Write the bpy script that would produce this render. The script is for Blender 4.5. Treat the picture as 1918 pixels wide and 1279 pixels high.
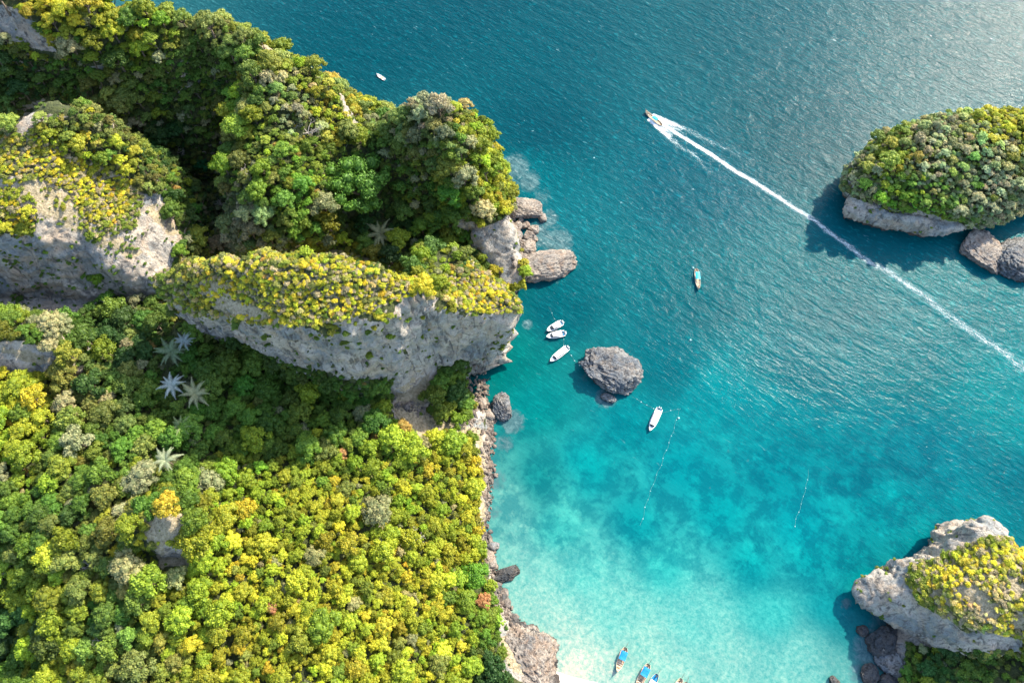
import bpy, math, random
import numpy as np
from mathutils import Vector, Matrix

# ------------------------------------------------------------------ camera, sky, sun, exposure
scene = bpy.context.scene
for o in list(bpy.data.objects): bpy.data.objects.remove(o)
C = scene.collection
CAM_H, PITCH, FPX = 300.0, math.radians(24.0), 1296.0
cs, sn = math.cos(PITCH), math.sin(PITCH)
cam = bpy.data.cameras.new('camera'); camo = bpy.data.objects.new('camera', cam); C.objects.link(camo)
camo.location = (0, 0, CAM_H); camo.rotation_euler = (PITCH, 0, 0)
cam.sensor_width = 36; cam.lens = 36 * FPX / 1918.0; cam.clip_start = 1; cam.clip_end = 20000
scene.camera = camo

SUN_EL, SUN_AZ = math.radians(36.0), math.radians(45.0)      # azimuth measured from +Y towards +X
world = bpy.data.worlds.new('World'); scene.world = world; world.use_nodes = True
wn = world.node_tree.nodes; wl = world.node_tree.links
bg = wn['Background']; sky = wn.new('ShaderNodeTexSky'); sky.sky_type = 'NISHITA'; sky.sun_disc = False
sky.sun_elevation = SUN_EL; sky.sun_rotation = SUN_AZ; sky.air_density = 1.0; sky.dust_density = 1.5
wl.new(sky.outputs[0], bg.inputs[0]); bg.inputs[1].default_value = 0.15
sl = bpy.data.lights.new('sun', 'SUN'); sl.energy = 3.5; sl.angle = math.radians(0.6); sl.color = (1.0, 0.91, 0.74)
so = bpy.data.objects.new('sun', sl); C.objects.link(so)
sdir = Vector((math.sin(SUN_AZ) * math.cos(SUN_EL), math.cos(SUN_AZ) * math.cos(SUN_EL), math.sin(SUN_EL)))
so.rotation_euler = sdir.to_track_quat('Z', 'Y').to_euler(); so.location = (200, 200, 400)
scene.view_settings.view_transform = 'Standard'; scene.view_settings.look = 'None'
scene.view_settings.exposure = 1.64; scene.view_settings.gamma = 1.0
scene.render.engine = 'CYCLES'
scene.cycles.max_bounces = 5; scene.cycles.diffuse_bounces = 3; scene.cycles.transparent_max_bounces = 6

rng = np.random.default_rng(7); random.seed(7)

# ------------------------------------------------------------------ photo pixel <-> place
def P(px, py, z=0.0):
    u = (px - 959.0) / FPX; v = (639.5 - py) / FPX
    t = (CAM_H - z) / (cs - v * sn)
    return (u * t, (v * cs + sn) * t, z)
def proj(p):
    x, y, z = p[:, 0], p[:, 1], p[:, 2] - CAM_H
    yc = y * cs + z * sn; zc = -(-y * sn + z * cs)
    return 959 + FPX * x / zc, 639.5 - FPX * yc / zc, zc

# ------------------------------------------------------------------ noise
def _h(ix, iy, iz, seed):
    n = (ix.astype(np.int64) * 374761393 + iy.astype(np.int64) * 668265263 + iz.astype(np.int64) * 2147483647 + seed * 974711) & 0xffffffff
    n = ((n ^ (n >> 13)) * 1274126177) & 0xffffffff
    n = ((n ^ (n >> 16)) * 2246822519) & 0xffffffff
    return ((n ^ (n >> 15)) & 0xffffff) / float(0xffffff) * 2 - 1
def vnoise(p, seed=0):
    i = np.floor(p).astype(np.int64); f = p - i; f = f * f * (3 - 2 * f)
    r = 0
    for dx in (0, 1):
        for dy in (0, 1):
            for dz in (0, 1):
                w = (f[:, 0] if dx else 1 - f[:, 0]) * (f[:, 1] if dy else 1 - f[:, 1]) * (f[:, 2] if dz else 1 - f[:, 2])
                r = r + w * _h(i[:, 0] + dx, i[:, 1] + dy, i[:, 2] + dz, seed)
    return r
def fbm(p, octv=4, seed=0, ridged=False):
    a, s, t = 1.0, 0.0, 0.0
    for k in range(octv):
        n = vnoise(p * (2.03 ** k) + 17.3 * k, seed + k)
        if ridged: n = 1 - 2 * np.abs(n)
        s = s + a * n; t += a; a *= 0.5
    return s / t
def n2(x, y, sc, octv=3, seed=0):
    return fbm(np.stack([x / sc, y / sc, np.zeros_like(x) + 0.5], 1), octv, seed)

# ------------------------------------------------------------------ mesh helpers
def mesh_np(name, V, F, mats=(), smooth=True, mi=None):
    """F: (n,4) or (n,3) int array"""
    me = bpy.data.meshes.new(name); V = np.asarray(V, np.float32); F = np.asarray(F, np.int32)
    k = F.shape[1]
    me.vertices.add(len(V)); me.vertices.foreach_set('co', V.ravel())
    me.loops.add(F.size); me.loops.foreach_set('vertex_index', F.ravel())
    me.polygons.add(len(F)); me.polygons.foreach_set('loop_start', np.arange(0, F.size, k, dtype=np.int32))
    if mi is not None: me.polygons.foreach_set('material_index', np.asarray(mi, np.int32))
    me.update(calc_edges=True); me.validate()
    if smooth: me.polygons.foreach_set('use_smooth', np.ones(len(me.polygons), bool))
    for m in mats: me.materials.append(m)
    return me
class MB:
    def __init__(s): s.v = []; s.f = []; s.m = []
    def add(s, vs, fs, m=0):
        b = len(s.v); s.v += [tuple(v) for v in vs]; s.f += [tuple(b + i for i in f) for f in fs]; s.m += [m] * len(fs)
    def box(s, c, d, rz=0, m=0):
        x, y, z = d[0] / 2, d[1] / 2, d[2] / 2; ca, sa = math.cos(rz), math.sin(rz)
        vs = [(c[0] + a * ca - b * sa, c[1] + a * sa + b * ca, c[2] + e) for e in (-z, z) for a, b in ((-x, -y), (x, -y), (x, y), (-x, y))]
        s.add(vs, [(3, 2, 1, 0), (4, 5, 6, 7), (0, 1, 5, 4), (1, 2, 6, 5), (2, 3, 7, 6), (3, 0, 4, 7)], m)
    def tube(s, pts, rad, n=6, m=0):
        pts = [Vector(p) for p in pts]; rings = []
        for i, p in enumerate(pts):
            d = (pts[min(i + 1, len(pts) - 1)] - pts[max(i - 1, 0)]).normalized()
            a = d.orthogonal().normalized() if abs(d.z) < 0.99 else Vector((1, 0, 0)); b = d.cross(a).normalized(); a = b.cross(d)
            r = rad[i] if isinstance(rad, (list, tuple)) else rad
            rings.append([p + (a * math.cos(2 * math.pi * k / n) + b * math.sin(2 * math.pi * k / n)) * r for k in range(n)])
        vs = [v for r in rings for v in r]
        fs = [(i * n + k, i * n + (k + 1) % n, (i + 1) * n + (k + 1) % n, (i + 1) * n + k) for i in range(len(pts) - 1) for k in range(n)]
        fs += [tuple(range(n - 1, -1, -1)), tuple((len(pts) - 1) * n + k for k in range(n))]
        s.add(vs, fs, m)
    def loft(s, rings, caps=(True, True), closed=True, m=0):
        n = len(rings[0]); vs = [v for r in rings for v in r]
        fs = []
        for i in range(len(rings) - 1):
            for k in range(n if closed else n - 1):
                fs.append((i * n + k, i * n + (k + 1) % n, (i + 1) * n + (k + 1) % n, (i + 1) * n + k))
        if closed and caps[0]: fs.append(tuple(range(n - 1, -1, -1)))
        if closed and caps[1]: fs.append(tuple((len(rings) - 1) * n + k for k in range(n)))
        s.add(vs, fs, m)
    def mesh(s, name, mats, smooth=False):
        me = bpy.data.meshes.new(name); me.from_pydata(s.v, [], s.f)
        me.polygons.foreach_set('material_index', np.array(s.m, np.int32))
        if smooth: me.polygons.foreach_set('use_smooth', np.ones(len(me.polygons), bool))
        for m in mats: me.materials.append(m)
        me.update(); return me
def link(name, me, parent=None, loc=None, rz=None):
    o = bpy.data.objects.new(name, me); C.objects.link(o)
    if parent: o.parent = parent
    if loc is not None: o.location = loc
    if rz is not None: o.rotation_euler = (0, 0, rz)
    return o
def tag(o, label=None, cat=None, group=None, kind=None):
    if label: o['label'] = label
    if cat: o['category'] = cat
    if group: o['group'] = group
    if kind: o['kind'] = kind
    return o
def fattr(me, name, arr):
    a = me.attributes.new(name, 'FLOAT', 'POINT'); a.data.foreach_set('value', np.asarray(arr, np.float32))
def cattr(me, name, arr):
    arr = np.asarray(arr, np.float32)
    a = me.attributes.new(name, 'FLOAT_COLOR', 'POINT'); a.data.foreach_set('color', np.hstack([arr, np.ones((len(arr), 1))]).astype(np.float32).ravel())

# ------------------------------------------------------------------ materials
class NT:
    def __init__(s, name):
        s.mat = bpy.data.materials.new(name); s.mat.use_nodes = True
        s.n = s.mat.node_tree.nodes; s.l = s.mat.node_tree.links
        s.b = s.n['Principled BSDF']
    def new(s, t, **kw):
        o = s.n.new(t)
        for k, v in kw.items():
            if k.startswith('i_'): o.inputs[k[2:].replace('_', ' ')].default_value = v
            else: setattr(o, k, v)
        return o
    def ln(s, a, b): s.l.new(a, b)
    def attr(s, name, typ='GEOMETRY'):
        o = s.n.new('ShaderNodeAttribute'); o.attribute_name = name; o.attribute_type = typ; return o
    def noise(s, vec, scale, detail=4, rough=0.55, dist=0.0):
        o = s.n.new('ShaderNodeTexNoise'); o.inputs['Scale'].default_value = scale; o.inputs['Detail'].default_value = detail
        o.inputs['Roughness'].default_value = rough; o.inputs['Distortion'].default_value = dist
        if vec is not None: s.ln(vec, o.inputs['Vector'])
        return o.outputs['Fac']
    def ramp(s, fac, stops):
        o = s.n.new('ShaderNodeValToRGB'); e = o.color_ramp.elements
        while len(e) < len(stops): e.new(0.5)
        for i, (p, c) in enumerate(stops):
            e[i].position = p; e[i].color = (c, c, c, 1) if isinstance(c, (int, float)) else (*c, 1)
        s.ln(fac, o.inputs[0]); return o.outputs[0]
    def mix(s, fac, a, b, blend='MIX'):
        o = s.n.new('ShaderNodeMix'); o.data_type = 'RGBA'; o.blend_type = blend
        for inp, v in ((o.inputs[0], fac), (o.inputs[6], a), (o.inputs[7], b)):
            if isinstance(v, (int, float)): inp.default_value = v
            elif isinstance(v, tuple): inp.default_value = (*v, 1)
            else: s.ln(v, inp)
        return o.outputs[2]
    def math(s, op, a, b=0.0):
        o = s.n.new('ShaderNodeMath'); o.operation = op
        for inp, v in ((o.inputs[0], a), (o.inputs[1], b)):
            if isinstance(v, (int, float)): inp.default_value = v
            else: s.ln(v, inp)
        return o.outputs[0]
    def mapping(s, vec, scale=(1, 1, 1), rot=(0, 0, 0)):
        o = s.n.new('ShaderNodeMapping'); o.inputs['Scale'].default_value = scale; o.inputs['Rotation'].default_value = rot
        s.ln(vec, o.inputs[0]); return o.outputs[0]
    def bump(s, h, strength, dist):
        o = s.n.new('ShaderNodeBump'); o.inputs['Strength'].default_value = strength; o.inputs['Distance'].default_value = dist
        s.ln(h, o.inputs['Height']); return o.outputs[0]
    def geo(s): return s.n.new('ShaderNodeNewGeometry')
    def objc(s): return s.n.new('ShaderNodeTexCoord').outputs['Object']

def simple(name, col, rough=0.6, metal=0.0, var=0.12, sc=3.0):
    t = NT(name); oc = t.objc(); n = t.noise(oc, sc, 4)
    c0 = tuple(x * (1 - var) for x in col); c1 = tuple(min(1, x * (1 + var)) for x in col)
    t.ln(t.ramp(n, [(0.35, c0), (0.65, c1)]), t.b.inputs['Base Color'])
    t.b.inputs['Roughness'].default_value = rough; t.b.inputs['Metallic'].default_value = metal
    return t.mat

def rock_colour(t, pos, dark, mid, light, warm):
    big = t.noise(pos, 0.05, 5, 0.65, 0.5)
    streak = t.noise(t.mapping(pos, (0.42, 0.42, 0.055)), 1.0, 6, 0.68, 0.8)
    bed_ = t.noise(t.mapping(pos, (0.10, 0.10, 0.9), (0.25, 0.12, 0)), 0.8, 5, 0.7, 1.2)
    fine = t.noise(pos, 1.0, 6, 0.72, 0.4)
    cool = tuple(a * b for a, b in zip(mid, (0.80, 0.95, 1.12)))
    c = t.mix(t.ramp(big, [(0.42, 0.0), (0.56, 1.0)]), cool, light)
    c = t.mix(t.ramp(t.noise(pos, 0.085, 5, 0.65, 1.2), [(0.48, 0.0), (0.62, 0.85)]), c, warm)
    c = t.mix(t.ramp(bed_, [(0.40, 0.65), (0.50, 0.0)]), c, mid)
    c = t.mix(t.ramp(streak, [(0.36, 0.9), (0.47, 0.0)]), c, dark)
    c = t.mix(t.ramp(streak, [(0.56, 0.0), (0.68, 0.6)]), c, light)
    mid_ = t.noise(pos, 0.26, 6, 0.75, 0.6)
    c = t.mix(t.ramp(mid_, [(0.37, 0.75), (0.45, 0.0)]), c, dark)
    c = t.mix(t.ramp(fine, [(0.34, 0.55), (0.47, 0.0)]), c, dark)
    return c, fine, streak

def terrain_mat():
    t = NT('limestone_and_soil'); g = t.geo(); pos = g.outputs['Position']
    rock, fine, streak = rock_colour(t, pos, (0.10, 0.09, 0.08), (0.30, 0.272, 0.232), (0.56, 0.485, 0.395), (0.48, 0.355, 0.25))
    gr = t.noise(pos, 0.6, 6, 0.7)
    soil = t.ramp(gr, [(0.3, (0.018, 0.026, 0.008)), (0.55, (0.06, 0.075, 0.018)), (0.75, (0.12, 0.11, 0.04))])
    dry = t.ramp(t.noise(pos, 0.9, 6, 0.75), [(0.32, (0.13, 0.11, 0.06)), (0.5, (0.38, 0.31, 0.19)), (0.7, (0.55, 0.46, 0.34))])
    a = t.attr('veg').outputs['Fac']; d = t.attr('dry').outputs['Fac']
    jit = t.math('MULTIPLY', t.math('SUBTRACT', t.noise(pos, 0.35, 5, 0.7), 0.5), 1.3)
    fv = t.ramp(t.math('ADD', a, jit), [(0.42, 0.0), (0.58, 1.0)])
    fd = t.ramp(t.math('ADD', d, jit), [(0.4, 0.0), (0.6, 1.0)])
    c = t.mix(fv, rock, soil); c = t.mix(fd, c, dry)
    # wet dark band of algae at the tide line
    sep = t.new('ShaderNodeSeparateXYZ'); t.ln(pos, sep.inputs[0])
    z = t.math('ADD', sep.outputs[2], t.math('MULTIPLY', jit, 2.2))
    wet = t.ramp(t.math('MULTIPLY', z, 0.2), [(0.18, 1.0), (0.42, 0.0)])
    c = t.mix(wet, c, (0.07, 0.055, 0.045))
    t.ln(c, t.b.inputs['Base Color']); t.b.inputs['Roughness'].default_value = 0.9
    h = t.math('ADD', t.math('MULTIPLY', fine, 0.7), t.math('MULTIPLY', streak, 0.8))
    t.ln(t.bump(h, 1.0, 1.5), t.b.inputs['Normal'])
    return t.mat

def boulder_mat(name, dark, mid, light, warm, tide=0.6):
    t = NT(name); g = t.geo(); pos = g.outputs['Position']
    c, fine, streak = rock_colour(t, t.mapping(pos, (2, 2, 2)), dark, mid, light, warm)
    sep = t.new('ShaderNodeSeparateXYZ'); t.ln(pos, sep.inputs[0])
    z = t.math('ADD', sep.outputs[2], t.math('MULTIPLY', fine, 0.8))
    wet = t.ramp(t.math('MULTIPLY', z, 0.2), [(0.5 * tide, 1.0), (0.5 * tide + 0.08, 0.0)])
    c = t.mix(wet, c, (0.05, 0.045, 0.04))
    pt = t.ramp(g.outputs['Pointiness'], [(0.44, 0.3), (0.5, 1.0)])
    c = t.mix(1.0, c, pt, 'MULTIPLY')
    t.ln(c, t.b.inputs['Base Color']); t.b.inputs['Roughness'].default_value = 0.85
    t.ln(t.bump(t.noise(pos, 1.1, 7, 0.78, 0.3), 1.0, 1.8), t.b.inputs['Normal'])
    return t.mat

def leaf_mat():
    t = NT('leaves'); tint = t.attr('tint', 'INSTANCER').outputs['Color']; g = t.geo()
    lf = t.attr('leaf').outputs['Fac']
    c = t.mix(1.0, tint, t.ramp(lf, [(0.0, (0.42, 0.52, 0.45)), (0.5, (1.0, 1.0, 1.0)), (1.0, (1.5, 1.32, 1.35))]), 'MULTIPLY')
    t.ln(c, t.b.inputs['Base Color']); t.b.inputs['Roughness'].default_value = 0.55
    t.b.inputs['Specular IOR Level'].default_value = 0.25
    tr = t.new('ShaderNodeBsdfTranslucent'); t.ln(c, tr.inputs[0])
    mx = t.new('ShaderNodeMixShader'); mx.inputs[0].default_value = 0.22
    t.ln(t.b.outputs[0], mx.inputs[1]); t.ln(tr.outputs[0], mx.inputs[2])
    t.ln(mx.outputs[0], t.n['Material Output'].inputs[0])
    return t.mat

def water_mat():
    t = NT('sea_water'); g = t.geo(); pos = g.outputs['Position']
    bed = t.attr('bed').outputs['Color']; patch = t.attr('patch').outputs['Fac']; chop = t.attr('chop').outputs['Fac']
    sand = t.attr('sand').outputs['Fac']; foam = t.attr('foam').outputs['Fac']; reef = t.attr('reef').outputs['Fac']
    # coral heads and weed seen through the water
    n1 = t.noise(pos, 0.10, 8, 0.72, 0.25)
    m1 = t.math('MULTIPLY', t.ramp(n1, [(0.44, 1.0), (0.56, 0.0)]), patch)
    c = t.mix(m1, bed, t.mix(1.0, bed, (0.42, 0.66, 0.75), 'MULTIPLY'))
    m1b = t.math('MULTIPLY', t.ramp(t.noise(pos, 0.06, 7, 0.7, 0.2), [(0.54, 0.0), (0.68, 0.75)]), patch)
    c = t.mix(m1b, c, t.mix(1.0, bed, (2.5, 1.5, 1.35), 'MULTIPLY'))
    n2_ = t.noise(pos, 0.55, 6, 0.8, 0.2)
    c = t.mix(sand, c, t.mix(1.0, c, t.ramp(n2_, [(0.34, (0.35, 0.76, 0.80)), (0.5, (1, 1, 1)), (0.66, (1.8, 1.2, 1.16))]), 'MULTIPLY'))
    # submerged rock near the shore
    nr = t.noise(pos, 0.35, 6, 0.7, 0.8)
    mr = t.ramp(t.math('MULTIPLY', t.math('ADD', nr, 0.1), reef), [(0.28, 0.0), (0.5, 1.0)])
    c = t.mix(mr, c, t.ramp(nr, [(0.35, (0.015, 0.06, 0.075)), (0.65, (0.075, 0.155, 0.165))]))
    # waves
    wv = t.mapping(t.mapping(pos, (1, 1, 1), (0, 0, math.radians(36))), (0.38, 1.0, 1.0))
    w1 = t.noise(wv, 0.72, 4, 0.62, 0.5); w2 = t.noise(wv, 0.17, 2, 0.5, 0.3); w3 = t.noise(pos, 1.9, 3, 0.6, 0.3)
    h = t.math('ADD', t.math('ADD', t.math('MULTIPLY', w1, 1.0), t.math('MULTIPLY', w2, 1.6)), t.math('MULTIPLY', w3, 0.18))
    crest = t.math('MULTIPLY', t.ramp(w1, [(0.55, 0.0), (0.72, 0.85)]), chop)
    c = t.mix(crest, c, t.mix(1.0, c, (4.0, 2.3, 2.1), 'MULTIPLY'))  # light through the crests painted into the water colour
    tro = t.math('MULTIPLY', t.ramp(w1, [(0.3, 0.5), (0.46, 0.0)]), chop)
    c = t.mix(tro, c, t.mix(1.0, c, (0.6, 0.72, 0.78), 'MULTIPLY'))  # wave troughs shaded in the colour as well
    # small breaking crests
    fl = t.noise(t.mapping(t.mapping(pos, (1, 1, 1), (0, 0, math.radians(36))), (0.3, 1.0, 1.0)), 0.8, 3, 0.6, 0.8)
    fm = t.math('MULTIPLY', t.math('MULTIPLY', t.ramp(fl, [(0.68, 0.0), (0.76, 0.6)]), t.ramp(t.noise(pos, 0.06, 3, 0.6), [(0.42, 0.15), (0.6, 1.0)])), chop)
    c = t.mix(fm, c, (0.32, 0.55, 0.6))
    ff = t.ramp(t.math('ADD', foam, t.math('MULTIPLY', t.math('SUBTRACT', t.noise(pos, 1.2, 6, 0.75), 0.5), 1.4)), [(0.62, 0.0), (0.85, 0.9)])
    c = t.mix(ff, c, (0.72, 0.76, 0.76))
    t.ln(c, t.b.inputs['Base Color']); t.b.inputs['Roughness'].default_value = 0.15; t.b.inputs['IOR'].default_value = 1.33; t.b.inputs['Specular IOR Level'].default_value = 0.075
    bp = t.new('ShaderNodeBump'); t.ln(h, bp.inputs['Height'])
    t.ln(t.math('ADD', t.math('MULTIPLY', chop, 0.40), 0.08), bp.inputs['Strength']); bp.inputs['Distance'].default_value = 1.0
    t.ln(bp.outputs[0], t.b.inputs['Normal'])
    return t.mat

M_TER = terrain_mat()
M_LEAF = leaf_mat()
M_BARK = simple('bark', (0.16, 0.12, 0.085), 0.9)
M_BARE = simple('bleached_wood', (0.50, 0.44, 0.38), 0.8)
M_WATER = water_mat()
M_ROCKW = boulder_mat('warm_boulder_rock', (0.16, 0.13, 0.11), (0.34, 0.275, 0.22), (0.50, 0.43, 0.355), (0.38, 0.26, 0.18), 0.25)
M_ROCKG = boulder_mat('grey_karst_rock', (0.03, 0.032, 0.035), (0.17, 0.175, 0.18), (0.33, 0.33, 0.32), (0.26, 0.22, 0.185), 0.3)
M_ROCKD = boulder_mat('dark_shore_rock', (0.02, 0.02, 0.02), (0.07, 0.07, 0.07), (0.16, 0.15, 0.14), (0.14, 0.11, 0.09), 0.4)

# ------------------------------------------------------------------ height features
def rbf(pts):
    A = np.array([P(*p) for p in pts], float); n = len(A)
    r = np.hypot(A[:, None, 0] - A[None, :, 0], A[:, None, 1] - A[None, :, 1])
    K = np.zeros((n + 1, n + 1)); K[:n, :n] = r - np.eye(n) * 0.6; K[:n, n] = 1; K[n, :n] = 1
    w = np.linalg.solve(K, np.append(A[:, 2], 0)); lo, hi = A[:, 2].min() - 2, A[:, 2].max() + 2
    def f(x, y):
        o = np.full(x.shape, w[n])
        for i in range(n): o += w[i] * np.hypot(x - A[i, 0], y - A[i, 1])
        return np.clip(o, lo, hi)
    return f
def sdpoly(x, y, poly):
    """signed distance (negative inside) and nearest boundary point"""
    best = np.full(x.shape, 1e18); nx = np.zeros_like(x); ny = np.zeros_like(x); ins = np.zeros(x.shape, bool)
    n = len(poly)
    for i in range(n):
        ax, ay = poly[i][:2]; bx, by = poly[(i + 1) % n][:2]
        ex, ey = bx - ax, by - ay; L = ex * ex + ey * ey + 1e-9
        t = np.clip(((x - ax) * ex + (y - ay) * ey) / L, 0, 1); qx, qy = ax + t * ex, ay + t * ey
        d = (x - qx) ** 2 + (y - qy) ** 2; m = d < best
        best = np.where(m, d, best); nx = np.where(m, qx, nx); ny = np.where(m, qy, ny)
        c = ((ay > y) != (by > y)) & (x < (bx - ax) * (y - ay) / (by - ay + 1e-12) + ax); ins ^= c
    d = np.sqrt(best); return np.where(ins, -d, d), nx, ny
class Feature:
    def __init__(s, rim, inner=(), slope=5.0, drop=0.0, rnd=0.0):
        s.poly = [P(*p) for p in rim]; s.f = rbf(list(rim) + list(inner)); s.slope = slope; s.rnd = rnd
    def h(s, x, y):
        sd, nx, ny = sdpoly(x, y, s.poly)
        ins = sd <= 0; qx = np.where(ins, x, nx); qy = np.where(ins, y, ny)
        z = s.f(qx, qy)
        if s.rnd: z = z - s.rnd * np.exp(-np.maximum(-sd, 0) / (s.rnd * 0.8))     # rounded shoulder
        return np.where(ins, z, z - s.slope * sd - 0.3 * np.minimum(sd, 3))

LOW = Feature(
    [(1100, 1330, -1.5), (1040, 1262, 0.8), (1020, 1225, 1), (975, 1185, 1), (945, 1130, 1), (925, 1075, 1), (915, 1030, 1), (905, 980, 1), (912, 900, 1), (918, 840, 1),
     (915, 790, 1), (905, 740, 1), (900, 700, 1), (915, 660, 1), (950, 600, 2), (955, 545, 1), (965, 520, 1), (958, 440, 2), (948, 390, 5),
     (900, 330, 10), (800, 300, 20), (600, 180, 20), (400, 60, 20), (0, 20, 30), (-160, 20, 30), (-260, 700, 40), (-260, 1500, 30), (300, 1600, 30), (900, 1500, 12)],
    [(850, 720, 10), (800, 760, 14), (860, 850, 9), (870, 950, 9), (875, 1100, 9), (890, 1200, 9), (940, 1260, 6), (760, 720, 20), (950, 1230, 5), (1000, 1290, 2),
     (700, 800, 21), (700, 950, 27), (700, 1100, 29), (700, 1250, 27), (790, 1000, 19), (800, 850, 17), (800, 1180, 18),
     (640, 720, 17), (500, 700, 20), (500, 850, 29), (500, 1000, 38), (500, 1150, 38), (500, 1279, 36),
     (330, 620, 30), (380, 650, 26), (300, 720, 28), (300, 850, 36), (320, 960, 42), (300, 1150, 42), (300, 1279, 38), (190, 980, 42),
     (100, 760, 38), (100, 850, 40), (100, 1000, 40), (110, 1150, 32), (60, 1279, 20), (0, 1100, 22), (0, 900, 40), (0, 1000, 38), (20, 1200, 12),
     (180, 620, 30), (260, 600, 24), (0, 790, 42), (385, 350, 2.5), (375, 440, 3), (345, 300, 3), (250, 240, 6), (200, 215, 8), (60, 175, 12), (0, 180, 16), (400, 400, 2.5), (370, 260, 5),
     (720, 450, 14), (640, 440, 18), (600, 470, 18), (850, 480, 8), (900, 520, 5), (780, 500, 12), (480, 470, 16), (700, 380, 20), (440, 540, 18)],
    slope=0.9)
FINL = Feature(
    [(297, 512, 70), (340, 492, 76), (400, 480, 82), (480, 473, 87), (560, 473, 90), (640, 480, 90), (700, 495, 88), (760, 517, 82), (800, 540, 74),
     (775, 562, 72), (740, 578, 76), (700, 592, 79), (650, 603, 80), (590, 608, 80), (530, 605, 78), (470, 596, 74), (400, 582, 68), (345, 578, 62), (312, 560, 62)],
    [(450, 530, 78), (560, 540, 85), (650, 545, 84)], slope=10, rnd=2.5)
FINR = Feature(
    [(745, 548, 72), (770, 520, 68), (800, 472, 60), (840, 470, 60), (880, 494, 60), (930, 532, 58), (976, 566, 55), (968, 586, 54), (925, 586, 56), (880, 582, 60), (830, 575, 64), (780, 568, 68)],
    [(850, 530, 60), (900, 555, 58)], slope=9, rnd=2)
FOOT = Feature([(735, 705, 21), (752, 672, 28), (795, 664, 27), (820, 700, 17), (800, 760, 13), (760, 785, 17)], [], slope=1.0)
HEAD = Feature(
    [(700, 250, 42), (742, 212, 54), (800, 182, 64), (852, 192, 62), (895, 218, 56), (910, 260, 50), (910, 310, 42), (922, 352, 30), (925, 395, 25), (905, 425, 22),
     (860, 412, 24), (800, 392, 26), (740, 400, 20), (640, 400, 24), (620, 330, 36), (650, 260, 42)],
    [(840, 250, 62), (780, 270, 50), (860, 330, 44), (900, 380, 33), (750, 330, 32), (690, 320, 32), (820, 360, 30)], slope=4.2, rnd=5)
SPUR = Feature([(905, 415, 24), (940, 400, 27), (955, 440, 20), (966, 490, 13), (968, 525, 8), (950, 530, 7), (930, 480, 12), (890, 440, 20)], [], slope=4)
MIDH = Feature(
    [(522, 122, 68), (575, 124, 66), (620, 154, 60), (642, 200, 50), (665, 248, 40), (650, 272, 40), (600, 300, 46), (600, 380, 38), (605, 425, 32), (540, 445, 32), (450, 448, 34),
     (432, 420, 36), (425, 340, 46), (436, 260, 52), (446, 190, 60), (470, 130, 70)],
    [(540, 200, 62), (500, 300, 55), (540, 380, 46), (480, 380, 46)], slope=7.0, rnd=5)
NWR = Feature(
    [(-120, -60, 96), (0, -30, 96), (190, 0, 88), (215, 22, 82), (260, 14, 82), (380, 24, 82), (436, 50, 78), (490, 74, 72), (508, 115, 66), (480, 130, 62), (440, 160, 50), (390, 180, 42),
     (300, 150, 56), (200, 120, 66), (110, 95, 72), (40, 60, 80), (-120, 60, 84)],
    [(300, 60, 78), (150, 50, 82), (400, 90, 68)], slope=3.0, rnd=4)
WEST = Feature(
    [(-160, 260, 84), (0, 262, 82), (45, 205, 88), (90, 180, 90), (150, 200, 84), (212, 242, 72), (256, 290, 60), (298, 355, 48), (325, 440, 38), (312, 490, 34), (290, 520, 34),
     (230, 500, 42), (150, 455, 54), (70, 430, 66), (-20, 425, 68), (-160, 430, 68)],
    [(100, 300, 76), (180, 330, 62), (60, 380, 72), (250, 420, 48), (180, 400, 58)], slope=3.6, rnd=3)
SHELF = Feature([(-160, 600, 58), (-20, 600, 56), (60, 612, 54), (110, 640, 48), (140, 680, 42), (110, 700, 38), (0, 690, 44), (-160, 690, 48)], [], slope=3, rnd=2)
KNOLL = Feature([(262, 975, 54), (292, 958, 58), (345, 960, 58), (360, 990, 55), (338, 1022, 50), (292, 1015, 52), (260, 1000, 52)], [(310, 980, 60)], slope=2.2, rnd=2)
FEATS = [LOW, FINL, FINR, FOOT, HEAD, SPUR, MIDH, NWR, WEST, SHELF, KNOLL]

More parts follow.
